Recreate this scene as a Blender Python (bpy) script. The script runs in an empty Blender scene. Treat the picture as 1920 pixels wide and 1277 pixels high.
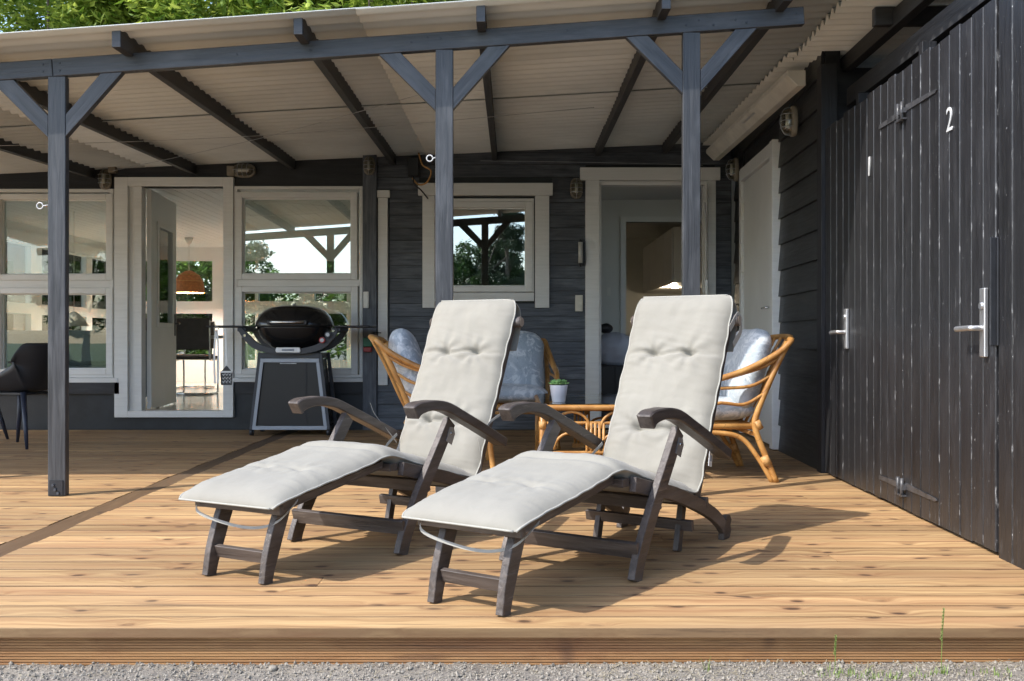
import bpy, bmesh, math, random
from mathutils import Vector, Matrix, noise

random.seed(7)
PI = math.pi
R = math.radians
scene = bpy.context.scene
COL = scene.collection

# ------------------------------------------------------------------ camera
cam_d = bpy.data.cameras.new('camera')
cam = bpy.data.objects.new('camera', cam_d)
COL.objects.link(cam)
cam.location = (0, 0, 0.85)
cam.rotation_euler = (R(90), 0, 0)
cam_d.sensor_width = 36
cam_d.lens = 1850 / 1920 * 36
cam_d.clip_start = 0.05
cam_d.clip_end = 600
scene.camera = cam

# ------------------------------------------------------------------ light
SA, SB = 0.76, 0.47                       # shadow run in x and y per metre of height
sun_dir = Vector((SA, SB, -1)).normalized()
elev = math.asin(-sun_dir.z)
world = bpy.data.worlds.new('World')
scene.world = world
world.use_nodes = True
wn = world.node_tree
bg = wn.nodes['Background']
sky = wn.nodes.new('ShaderNodeTexSky')
sky.sky_type = 'NISHITA'
sky.sun_disc = False
sky.sun_elevation = elev
sky.sun_rotation = math.atan2(-sun_dir.x, -sun_dir.y)
sky.dust_density = 1.2
sky.ozone_density = 1.0
sky.air_density = 1.0
wn.links.new(sky.outputs[0], bg.inputs[0])
bg.inputs[1].default_value = 0.15
sd = bpy.data.lights.new('sun', 'SUN')
sun = bpy.data.objects.new('sun', sd)
COL.objects.link(sun)
sun.location = (-6, -4, 9)
sd.energy = 2.0
sd.angle = R(0.6)
sd.color = (1.0, 0.955, 0.89)
sun.rotation_euler = sun_dir.to_track_quat('-Z', 'Y').to_euler()
scene.view_settings.view_transform = 'Standard'
scene.view_settings.look = 'None'
scene.view_settings.gamma = 1.0
scene.view_settings.exposure = 1.55
scene.view_settings.use_curve_mapping = False

# ------------------------------------------------------------------ materials
def new_mat(name):
    m = bpy.data.materials.new(name)
    m.use_nodes = True
    nt = m.node_tree
    return m, nt, nt.nodes['Principled BSDF']

def nd(nt, kind, **kw):
    n = nt.nodes.new(kind)
    for k, v in kw.items():
        if k.startswith('i_'):
            key = k[2:].replace('_', ' ')
            n.inputs[key].default_value = v
        else:
            setattr(n, k, v)
    return n

def mth(nt, op, a, b=None, c=None, clamp=False):
    n = nt.nodes.new('ShaderNodeMath')
    n.operation = op
    n.use_clamp = clamp
    for i, v in enumerate((a, b, c)):
        if v is None:
            continue
        if isinstance(v, (int, float)):
            n.inputs[i].default_value = v
        else:
            nt.links.new(v, n.inputs[i])
    return n.outputs[0]

def mixc(nt, fac, a, b, mode='MIX'):
    n = nt.nodes.new('ShaderNodeMix')
    n.data_type = 'RGBA'
    n.blend_type = mode
    n.clamp_factor = True
    def s(sock, v):
        if isinstance(v, (int, float)):
            sock.default_value = v
        elif isinstance(v, tuple):
            sock.default_value = (*v[:3], 1)
        else:
            nt.links.new(v, sock)
    s(n.inputs[0], fac)
    s(n.inputs[6], a)
    s(n.inputs[7], b)
    return n.outputs[2]

def ramp(nt, fac, lo, hi):
    n = nt.nodes.new('ShaderNodeMapRange')
    n.inputs[1].default_value = lo
    n.inputs[2].default_value = hi
    nt.links.new(fac, n.inputs[0])
    return n.outputs[0]

def coords(nt, scale=(1, 1, 1), rnd=37.0, kind='Object'):
    tc = nt.nodes.new('ShaderNodeTexCoord')
    oi = nt.nodes.new('ShaderNodeObjectInfo')
    r = mth(nt, 'MULTIPLY', oi.outputs['Random'], rnd)
    cb = nt.nodes.new('ShaderNodeCombineXYZ')
    for i in range(3):
        nt.links.new(r, cb.inputs[i])
    va = nt.nodes.new('ShaderNodeVectorMath')
    va.operation = 'ADD'
    nt.links.new(tc.outputs[kind], va.inputs[0])
    nt.links.new(cb.outputs[0], va.inputs[1])
    vm = nt.nodes.new('ShaderNodeVectorMath')
    vm.operation = 'MULTIPLY'
    nt.links.new(va.outputs[0], vm.inputs[0])
    vm.inputs[1].default_value = scale
    return vm.outputs[0], oi.outputs['Random'], va.outputs[0]

def noise_n(nt, vec, scale, detail=4, rough=.55, dist=0.0):
    n = nt.nodes.new('ShaderNodeTexNoise')
    n.inputs['Scale'].default_value = scale
    n.inputs['Detail'].default_value = detail
    n.inputs['Roughness'].default_value = rough
    n.inputs['Distortion'].default_value = dist
    nt.links.new(vec, n.inputs['Vector'])
    return n.outputs[0]

def bump(nt, bsdf, h, strength=.3, dist=.01):
    b = nt.nodes.new('ShaderNodeBump')
    b.inputs['Strength'].default_value = strength
    b.inputs['Distance'].default_value = dist
    nt.links.new(h, b.inputs['Height'])
    nt.links.new(b.outputs[0], bsdf.inputs['Normal'])
    return b

def plain(name, col, rough=.6, var=.12, scale=6.0, bmp=.1, metal=0.0, bscale=None, coat=0.0, rnd=.0, spec=.5):
    m, nt, b = new_mat(name)
    v, rr, _ = coords(nt)
    n = noise_n(nt, v, scale, 5)
    lo = tuple(c * (1 - var) for c in col)
    hi = tuple(min(1, c * (1 + var)) for c in col)
    c = mixc(nt, ramp(nt, n, .3, .7), lo, hi)
    if rnd:
        k = mth(nt, 'MULTIPLY_ADD', rr, 2 * rnd, 1 - rnd)
        c2 = nt.nodes.new('ShaderNodeVectorMath'); c2.operation = 'SCALE'
        nt.links.new(c, c2.inputs[0]); nt.links.new(k, c2.inputs['Scale'])
        c = c2.outputs[0]
    nt.links.new(c, b.inputs['Base Color'])
    b.inputs['Roughness'].default_value = rough
    b.inputs['Metallic'].default_value = metal
    b.inputs['Coat Weight'].default_value = coat
    b.inputs['Specular IOR Level'].default_value = spec
    if bmp:
        n2 = noise_n(nt, v, bscale or scale * 6, 4)
        bump(nt, b, n2, bmp, .004)
    return m

def painted_wood(name, col, dark, light, rough=.5, wear=.0, wear_col=(.5, .5, .48), grain=1.0, rnd=.12, amount=(.62, .7), spec=.5, edge=0.0):
    """paint over grain that runs along the local x axis"""
    m, nt, b = new_mat(name)
    v, rr, raw = coords(nt, (1.2, 22, 22))
    g = noise_n(nt, v, 2.2, 6, .62, .6)
    v2, _, _ = coords(nt, (3.5, 14, 14))
    blot = noise_n(nt, v2, 1.0, 4)
    c = mixc(nt, ramp(nt, g, .32, .7), dark, col)
    c = mixc(nt, mth(nt, 'MULTIPLY', ramp(nt, blot, .5, .75), .55), c, light)
    k = mth(nt, 'MULTIPLY_ADD', rr, 2 * rnd, 1 - rnd)
    sc = nt.nodes.new('ShaderNodeVectorMath'); sc.operation = 'SCALE'
    nt.links.new(c, sc.inputs[0]); nt.links.new(k, sc.inputs['Scale'])
    c = sc.outputs[0]
    if wear:
        v3, _, _ = coords(nt, (5, 45, 45))
        w1 = noise_n(nt, v3, 1.6, 6, .7)
        w2 = noise_n(nt, raw, 2.3, 3)
        w = mth(nt, 'MULTIPLY', ramp(nt, w1, amount[0], amount[1]), ramp(nt, w2, .46, .66))
        c = mixc(nt, mth(nt, 'MULTIPLY', w, wear), c, wear_col)
    if edge:   # bright edge glints and chipped paint, both put into the colour
        tc = nt.nodes.new('ShaderNodeTexCoord')
        s2 = nt.nodes.new('ShaderNodeSeparateXYZ'); nt.links.new(tc.outputs['Object'], s2.inputs[0])
        v4, _, _ = coords(nt, (14, 60, 60), 71.0)
        w4 = noise_n(nt, v4, 1.0, 5, .7)
        e = mth(nt, 'MULTIPLY', ramp(nt, mth(nt, 'ABSOLUTE', s2.outputs[1]), edge, edge + .002), ramp(nt, w4, .56, .68))
        c = mixc(nt, mth(nt, 'MULTIPLY', e, .6), c, wear_col)
        v5, _, _ = coords(nt, (60, 90, 90), 19.0)
        w5 = noise_n(nt, v5, 1.0, 2)
        c = mixc(nt, mth(nt, 'MULTIPLY', ramp(nt, w5, .735, .76), .8), c, wear_col)
    nt.links.new(c, b.inputs['Base Color'])
    rg = mth(nt, 'MULTIPLY_ADD', g, .35, rough - .17)
    nt.links.new(rg, b.inputs['Roughness'])
    b.inputs['Specular IOR Level'].default_value = spec
    h = mth(nt, 'ADD', g, mth(nt, 'MULTIPLY', blot, .35))
    bump(nt, b, h, .55 * grain, .006)
    return m

def deck_wood(name, c_lo, c_hi, c_knot, red, rough=.62, edge=0.0):
    m, nt, b = new_mat(name)
    v, rr, raw = coords(nt, (1, 1, 1))
    # knots: 2-D voronoi stretched along the board
    sk = nt.nodes.new('ShaderNodeVectorMath'); sk.operation = 'MULTIPLY'
    nt.links.new(raw, sk.inputs[0]); sk.inputs[1].default_value = (2.9, 6.2, 3.0)
    wob = nt.nodes.new('ShaderNodeTexNoise'); wob.inputs['Scale'].default_value = 3.0
    nt.links.new(raw, wob.inputs['Vector'])
    mixv = nt.nodes.new('ShaderNodeVectorMath'); mixv.operation = 'MULTIPLY_ADD'
    nt.links.new(wob.outputs['Color'], mixv.inputs[0]); mixv.inputs[1].default_value = (.55, .55, .2)
    nt.links.new(sk.outputs[0], mixv.inputs[2])
    vo = nt.nodes.new('ShaderNodeTexVoronoi')
    vo.voronoi_dimensions = '2D'
    vo.inputs['Scale'].default_value = 1.0
    vo.inputs['Randomness'].default_value = 1.0
    nt.links.new(mixv.outputs[0], vo.inputs['Vector'])
    d = vo.outputs['Distance']
    near = mth(nt, 'POWER', mth(nt, 'SUBTRACT', 1.0, ramp(nt, d, 0.0, .42)), 2.0)
    # grain bends round the knots
    sp = nt.nodes.new('ShaderNodeSeparateXYZ'); nt.links.new(raw, sp.inputs[0])
    yy = mth(nt, 'ADD', mth(nt, 'MULTIPLY', sp.outputs[1], 34), mth(nt, 'MULTIPLY', near, 2.6))
    yy = mth(nt, 'ADD', yy, mth(nt, 'MULTIPLY', wob.outputs[0], 3.0))
    cb = nt.nodes.new('ShaderNodeCombineXYZ')
    nt.links.new(mth(nt, 'MULTIPLY', sp.outputs[0], .85), cb.inputs[0])
    nt.links.new(yy, cb.inputs[1])
    nt.links.new(mth(nt, 'MULTIPLY', sp.outputs[2], 34), cb.inputs[2])
    g = noise_n(nt, cb.outputs[0], 1.0, 6, .62)
    g2v = nt.nodes.new('ShaderNodeVectorMath'); g2v.operation = 'MULTIPLY'
    nt.links.new(raw, g2v.inputs[0]); g2v.inputs[1].default_value = (.8, 9, 9)
    g2 = noise_n(nt, g2v.outputs[0], 1.0, 3)
    c = mixc(nt, ramp(nt, g, .33, .68), c_lo, c_hi)
    c = mixc(nt, mth(nt, 'MULTIPLY', ramp(nt, g2, .45, .72), .6), c, red)
    # per board tone
    k = mth(nt, 'MULTIPLY_ADD', rr, .42, .72)
    sc = nt.nodes.new('ShaderNodeVectorMath'); sc.operation = 'SCALE'
    nt.links.new(c, sc.inputs[0]); nt.links.new(k, sc.inputs['Scale'])
    c = sc.outputs[0]
    pick = noise_n(nt, raw, 1.9, 2)
    kn = mth(nt, 'MULTIPLY', mth(nt, 'SUBTRACT', 1.0, ramp(nt, d, .045, .10)), ramp(nt, pick, .33, .43))
    halo = mth(nt, 'MULTIPLY', mth(nt, 'SUBTRACT', 1.0, ramp(nt, d, .08, .27)), ramp(nt, pick, .33, .46))
    c = mixc(nt, mth(nt, 'MULTIPLY', halo, .45), c, tuple(x * .72 for x in red))
    c = mixc(nt, mth(nt, 'MULTIPLY', kn, .9), c, c_knot)
    vs6 = nt.nodes.new('ShaderNodeVectorMath'); vs6.operation = 'MULTIPLY'
    nt.links.new(raw, vs6.inputs[0]); vs6.inputs[1].default_value = (1.1, 4.5, 4.5)
    st6 = noise_n(nt, vs6.outputs[0], 1.0, 5, .6, .6)
    c = mixc(nt, mth(nt, 'MULTIPLY', ramp(nt, st6, .5, .72), .5), c, tuple(x * .62 + .02 for x in c_hi))
    c = mixc(nt, mth(nt, 'MULTIPLY', ramp(nt, st6, .45, .25), .35), c, tuple(min(1, x * 1.15) for x in c_hi))
    # dark smears trailing along the grain
    v5, _, _ = coords(nt, (1.4, 30, 30), 53.0)
    s5 = noise_n(nt, v5, 1.5, 4)
    c = mixc(nt, mth(nt, 'MULTIPLY', ramp(nt, s5, .62, .71), .5), c, c_knot)
    if edge:   # gap shade and dirt painted into the colour along each board's long edges
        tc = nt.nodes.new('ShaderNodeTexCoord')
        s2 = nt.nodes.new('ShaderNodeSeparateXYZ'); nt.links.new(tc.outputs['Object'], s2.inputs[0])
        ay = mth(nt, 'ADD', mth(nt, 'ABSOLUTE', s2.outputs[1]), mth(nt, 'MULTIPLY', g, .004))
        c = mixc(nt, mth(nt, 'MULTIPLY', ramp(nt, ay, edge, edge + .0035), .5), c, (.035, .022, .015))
    nt.links.new(c, b.inputs['Base Color'])
    b.inputs['Roughness'].default_value = rough
    b.inputs['Specular IOR Level'].default_value = .35
    bump(nt, b, g, .35, .003)
    return m

M = {}
M['post'] = painted_wood('blue grey painted timber', (.062, .0635, .067), (.026, .027, .03), (.115, .118, .124), .42, .6, (.02, .02, .022))
M['rafter'] = painted_wood('dark rafter paint', (.038, .038, .04), (.02, .02, .021), (.06, .06, .06), .55)
M['siding'] = painted_wood('weathered dark siding', (.115, .126, .145), (.035, .039, .047), (.19, .205, .23), .5, .5, (.02, .02, .024), 1.0, .22)
M['sidewall'] = painted_wood('dark side wall boards', (.032, .034, .036), (.02, .021, .022), (.055, .057, .06), .45, .2, (.2, .2, .2))
M['shed'] = painted_wood('black shed boards', (.024, .024, .0262), (.013, .013, .0145), (.042, .042, .045), .38, .5, (.40, .40, .40), 1.0, .2, (.60, .72), edge=.0495)
M['black'] = painted_wood('black timber', (.018, .018, .02), (.01, .01, .012), (.035, .035, .04), .5)
M['plinth'] = plain('black tarred plinth', (.018, .021, .025), .5, .35, 5, .35)
M['white'] = painted_wood('cream white painted timber', (.78, .78, .755), (.70, .70, .675), (.82, .82, .80), .45, .25, (.42, .41, .37), .35, .03)
M['whitewall'] = plain('white wall', (.80, .80, .78), .6, .03, 4, .05)
M['ceiling'] = painted_wood('white ceiling plank', (.82, .82, .79), (.76, .76, .73), (.86, .86, .84), .5, 0, grain=.2, rnd=.03)
M['greydoor'] = plain('grey white door paint', (.74, .74, .71), .4, .04, 3, .05)
M['cream'] = plain('cream gutter board', (.70, .67, .58), .55, .14, 6, .15)
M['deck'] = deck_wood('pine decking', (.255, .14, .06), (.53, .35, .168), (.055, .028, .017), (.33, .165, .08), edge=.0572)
M['fascia'] = deck_wood('pine fascia', (.30, .15, .06), (.50, .28, .12), (.07, .04, .03), (.32, .14, .065))
M['strip'] = deck_wood('darker deck strip', (.12, .07, .033), (.19, .115, .058), (.05, .03, .018), (.14, .08, .04))
M['teak'] = painted_wood('dark stained hardwood', (.088, .070, .060), (.038, .029, .025), (.18, .152, .135), .45, .6, (.27, .235, .2), 1.0, .15, (.56, .68))
M['endgrain'] = plain('worn end grain', (.32, .26, .20), .6, .2, 20, .2)
M['metal'] = plain('brushed aluminium', (.62, .62, .62), .5, .08, 8, .05, 1.0)
M['steel'] = plain('galvanised steel', (.42, .43, .44), .45, .25, 12, .15, .85)
M['chrome'] = plain('chrome', (.75, .75, .75), .12, .03, 8, 0, 1.0)
M['darkmetal'] = plain('dark painted steel', (.03, .032, .037), .4, .2, 12, .1, .3)
M['platewh'] = plain('white plastic', (.74, .73, .68), .35, .03, 8, .02)
M['numwhite'] = plain('white enamel', (.55, .55, .54), .35, .1, 40, .05)
M['strapiron'] = plain('painted strap iron', (.055, .055, .058), .35, .5, 25, .3)
M['grilblack'] = plain('black enamel', (.012, .012, .013), .26, .1, 8, .02, 0, coat=.25)
M['grilgrey'] = plain('dark grey plastic', (.05, .055, .065), .5, .1, 10, .05)
M['grilpanel'] = plain('charcoal panel', (.016, .017, .019), .35, .1, 6, .04)
M['grilframe'] = plain('grey blue trim', (.34, .37, .42), .4, .06, 8, .04, .4)
M['redplastic'] = plain('red plastic', (.35, .03, .03), .4, .1, 10, .05)
M['green'] = plain('green plastic', (.02, .16, .09), .45, .15, 10, .05)
M['blackplast'] = plain('matte black plastic', (.022, .023, .027), .42, .12, 8, .08)
M['navylegs'] = plain('navy chair leg', (.022, .027, .045), .4, .1, 8, .05)
M['browned'] = plain('dark brown leather', (.055, .04, .032), .5, .15, 12, .1)
M['sofa'] = plain('grey sofa cloth', (.26, .30, .31), .85, .06, 50, .2)
M['tabletop'] = plain('pale table', (.5, .49, .46), .3, .06, 5, .03)
M['floor'] = plain('polished interior floor', (.60, .57, .50), .16, .08, 3, .02)
M['linen'] = plain('pale linen', (.5, .53, .62), .85, .06, 10, .3)
M['wall_dark'] = plain('pale interior wall', (.68, .68, .64), .7, .03, 3, .05)
M['roofdark'] = plain('roofing felt', (.06, .06, .065), .85, .2, 12, .2)
M['sheet_b'] = plain('cream corrugated sheet', (.66, .66, .60), .5, .08, 3, .05)
M['glaze'] = plain('white glazed pot', (.66, .70, .78), .25, .03, 8, .02)
M['succ'] = plain('succulent leaf', (.22, .42, .14), .45, .4, 40, .1)
M['soil'] = plain('potting soil', (.03, .022, .016), .9, .3, 60, .3)
M['binding'] = plain('cane binding', (.50, .27, .09), .5, .25, 60, .3)
M['strap'] = plain('beige strap', (.33, .32, .29), .85, .06, 30, .2)
M['tag'] = plain('white tag', (.72, .74, .76), .6, .2, 60, .02)
M['ink'] = plain('grey print', (.22, .25, .3), .6, .2, 60, .02)
M['lampbody'] = plain('aged beige lamp housing', (.24, .21, .16), .45, .15, 20, .08)
M['curtain'] = plain('white curtain', (.68, .68, .66), .8, .04, 10, .1)

# rattan
m, nt, b = new_mat('honey rattan cane')
v, rr, raw = coords(nt)
n = noise_n(nt, v, 9, 5, .6)
n2 = noise_n(nt, v, 45, 3)
c = mixc(nt, ramp(nt, n, .35, .68), (.34, .15, .035), (.56, .30, .09))
c = mixc(nt, mth(nt, 'MULTIPLY', ramp(nt, n2, .6, .75), .35), c, (.2, .08, .02))
sp = nt.nodes.new('ShaderNodeSeparateXYZ'); nt.links.new(raw, sp.inputs[0])
ln = mth(nt, 'ADD', mth(nt, 'ADD', sp.outputs[0], mth(nt, 'MULTIPLY', sp.outputs[2], .8)), mth(nt, 'MULTIPLY', sp.outputs[1], .6))
fr = mth(nt, 'ABSOLUTE', mth(nt, 'SUBTRACT', mth(nt, 'FRACT', mth(nt, 'MULTIPLY', ln, 5.3)), .5))
c = mixc(nt, mth(nt, 'MULTIPLY', mth(nt, 'SUBTRACT', 1.0, ramp(nt, fr, .006, .016)), .6), c, (.13, .05, .012))
nt.links.new(c, b.inputs['Base Color'])
b.inputs['Roughness'].default_value = .42
b.inputs['Coat Weight'].default_value = .08
bump(nt, b, n2, .15, .002)
M['rattan'] = m

# beige cushion cloth
m, nt, b = new_mat('beige woven cushion cloth')
v, rr, raw = coords(nt)
n = noise_n(nt, v, 3.2, 4, .6)
wv = noise_n(nt, v, 420, 2)
n3 = noise_n(nt, v, 16, 5, .65, .8)
c = mixc(nt, ramp(nt, n, .3, .7), (.225, .212, .178), (.258, .244, .207))
c = mixc(nt, mth(nt, 'MULTIPLY', ramp(nt, n3, .5, .8), .22), c, (.185, .173, .145))
nt.links.new(c, b.inputs['Base Color'])
b.inputs['Roughness'].default_value = .88
b.inputs['Sheen Weight'].default_value = .15
bump(nt, b, mth(nt, 'ADD', mth(nt, 'MULTIPLY', wv, .12), n3), .30, .006)
M['cushion'] = m
m, nt, b = new_mat('piping cloth')
b.inputs['Base Color'].default_value = (.33, .32, .28, 1)
b.inputs['Roughness'].default_value = .85
vv, _, _ = coords(nt)
bump(nt, b, noise_n(nt, vv, 150, 2), .3, .002)
M['piping'] = m

# blue floral cushion cloth
m, nt, b = new_mat('blue grey floral cushion cloth')
v, rr, raw = coords(nt)
n = noise_n(nt, v, 9, 6, .7, 1.5)
n2 = noise_n(nt, v, 22, 3, .6, 2.0)
n3 = noise_n(nt, v, 4, 3)
c = mixc(nt, ramp(nt, n3, .35, .65), (.30, .36, .41), (.46, .51, .55))
c = mixc(nt, mth(nt, 'MULTIPLY', ramp(nt, n, .48, .58), .85), c, (.70, .73, .74))
c = mixc(nt, mth(nt, 'MULTIPLY', ramp(nt, n2, .60, .68), .6), c, (.18, .23, .28))
nt.links.new(c, b.inputs['Base Color'])
b.inputs['Roughness'].default_value = .6
b.inputs['Sheen Weight'].default_value = .2
bump(nt, b, noise_n(nt, v, 14, 5, .6, 1.0), .5, .012)
M['floral'] = m

# corrugated roof sheet, slightly light passing
m, nt, b = new_mat('corrugated beige sheet')
v, rr, raw = coords(nt)
n = noise_n(nt, v, 1.3, 5, .6)
c = mixc(nt, ramp(nt, n, .3, .7), (.54, .56, .54), (.67, .69, .66))
nt.links.new(c, b.inputs['Base Color'])
b.inputs['Roughness'].default_value = .5
tr = nt.nodes.new('ShaderNodeBsdfTranslucent')
tr.inputs[0].default_value = (.62, .60, .50, 1)
mx = nt.nodes.new('ShaderNodeMixShader')
mx.inputs[0].default_value = .06
nt.links.new(b.outputs[0], mx.inputs[1]); nt.links.new(tr.outputs[0], mx.inputs[2])
nt.links.new(mx.outputs[0], nt.nodes['Material Output'].inputs[0])
M['sheet'] = m

def glass(name, refl, tint=(1, 1, 1), rough=0.0, ior=1.5):
    m = bpy.data.materials.new(name)
    m.use_nodes = True
    nt = m.node_tree
    nt.nodes.remove(nt.nodes['Principled BSDF'])
    t = nt.nodes.new('ShaderNodeBsdfTransparent'); t.inputs[0].default_value = (*tint, 1)
    g = nt.nodes.new('ShaderNodeBsdfGlossy'); g.inputs['Roughness'].default_value = rough
    g.inputs[0].default_value = (1, 1, 1, 1)
    fr = nt.nodes.new('ShaderNodeFresnel'); fr.inputs[0].default_value = ior
    f = mth(nt, 'ADD', fr.outputs[0], refl, clamp=True)
    mx = nt.nodes.new('ShaderNodeMixShader')
    nt.links.new(f, mx.inputs[0]); nt.links.new(t.outputs[0], mx.inputs[1]); nt.links.new(g.outputs[0], mx.inputs[2])
    nt.links.new(mx.outputs[0], nt.nodes['Material Output'].inputs[0])
    return m
M['glass'] = glass('window glass', .02, (.93, .96, .94))
M['glass_mirror'] = glass('coated window glass', .27, (.80, .86, .84))
M['glass_mid'] = glass('lightly coated window glass', .14, (.88, .93, .90))
M['tableglass'] = glass('table glass', .10, (.80, .88, .85))
M['lampglass'] = glass('lamp glass', .05, (.75, .74, .66), .15)

def leafmat(name, c1, c2, trans=.35):
    m, nt, b = new_mat(name)
    gi = nt.nodes.new('ShaderNodeNewGeometry')
    c = mixc(nt, gi.outputs['Random Per Island'], c1, c2)
    nt.links.new(c, b.inputs['Base Color'])
    b.inputs['Roughness'].default_value = .5
    t = nt.nodes.new('ShaderNodeBsdfTranslucent')
    nt.links.new(c, t.inputs[0])
    mx = nt.nodes.new('ShaderNodeMixShader'); mx.inputs[0].default_value = trans
    nt.links.new(b.outputs[0], mx.inputs[1]); nt.links.new(t.outputs[0], mx.inputs[2])
    nt.links.new(mx.outputs[0], nt.nodes['Material Output'].inputs[0])
    return m
M['leaf'] = leafmat('bright green leaf', (.10, .19, .02), (.50, .58, .11), .45)
M['leaf_d'] = leafmat('deep green leaf', (.035, .085, .018), (.09, .17, .035), .3)
M['leaf_m'] = leafmat('hedge leaf', (.07, .15, .025), (.19, .31, .05), .35)
M['needle'] = leafmat('pine needle', (.018, .04, .015), (.04, .075, .025), .15)
M['grass'] = leafmat('grass blade', (.14, .22, .04), (.26, .34, .09), .3)
M['straw'] = leafmat('dry straw', (.32, .27, .17), (.42, .37, .26), .2)
M['bark'] = plain('bark', (.13, .10, .075), .9, .35, 14, .6)
M['bulb'], nt, b = new_mat('lit bulb')
b.inputs['Emission Color'].default_value = (1, .72, .38, 1)
b.inputs['Emission Strength'].default_value = 25
M['wicker'] = plain('woven wicker', (.42, .155, .045), .6, .3, 30, .5)

# ground materials
m, nt, b = new_mat('grey sandy soil')
tc = nt.nodes.new('ShaderNodeTexCoord')
n = noise_n(nt, tc.outputs['Object'], 3.0, 6, .65)
n2 = noise_n(nt, tc.outputs['Object'], 90, 4, .7)
n4 = noise_n(nt, tc.outputs['Object'], .25, 3)
c = mixc(nt, ramp(nt, n, .35, .7), (.20, .172, .14), (.385, .345, .285))
c = mixc(nt, ramp(nt, n2, .42, .66), mixc(nt, .45, c, (.09, .08, .07)), c)
c = mixc(nt, mth(nt, 'MULTIPLY', ramp(nt, n4, .45, .6), .0), c, (.08, .12, .03))
sp = nt.nodes.new('ShaderNodeSeparateXYZ'); nt.links.new(tc.outputs['Object'], sp.inputs[0])
far = ramp(nt, mth(nt, 'ADD', mth(nt, 'MULTIPLY', sp.outputs[1], -1.0), mth(nt, 'MULTIPLY', n, 3)), 9.0, 12.0)  # unseen pale soil zone widened to bounce fill light; grass beyond
gn = mixc(nt, ramp(nt, n2, .3, .7), (.07, .12, .025), (.14, .19, .05))
c = mixc(nt, far, c, gn)
nt.links.new(c, b.inputs['Base Color'])
b.inputs['Roughness'].default_value = .95
bump(nt, b, mth(nt, 'ADD', n2, n), .7, .02)
M['ground'] = m
M['stone'] = plain('pebble', (.30, .268, .222), .85, .4, 90, .4, rnd=.3)

# ------------------------------------------------------------------ building helpers
TF = {}

def key(o):
    return o.name

def place(o, parent, mat4):
    """mat4 is given in the frame of the root thing"""
    COL.objects.link(o)
    TF[o.name] = mat4
    if parent is None:
        o.matrix_basis = mat4
    else:
        o.parent = parent
        o.matrix_basis = TF[parent.name].inverted() @ mat4

def thing(name, label=None, cat=None, loc=(0, 0, 0), rotz=0.0, group=None, world=False, kind=None):
    """Empty at the base of a thing.  world=True: its parts are given in world coordinates"""
    o = bpy.data.objects.new(name, None)
    o.empty_display_size = .2
    COL.objects.link(o)
    o.location = loc
    o.rotation_euler = (0, 0, rotz)
    TF[o.name] = Matrix.Translation(loc) if world else Matrix.Identity(4)
    tag(o, label, cat, group, kind)
    return o

def tag(o, label=None, cat=None, group=None, kind=None):
    if label: o['label'] = label
    if cat: o['category'] = cat
    if group: o['group'] = group
    if kind: o['kind'] = kind
    return o

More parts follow.
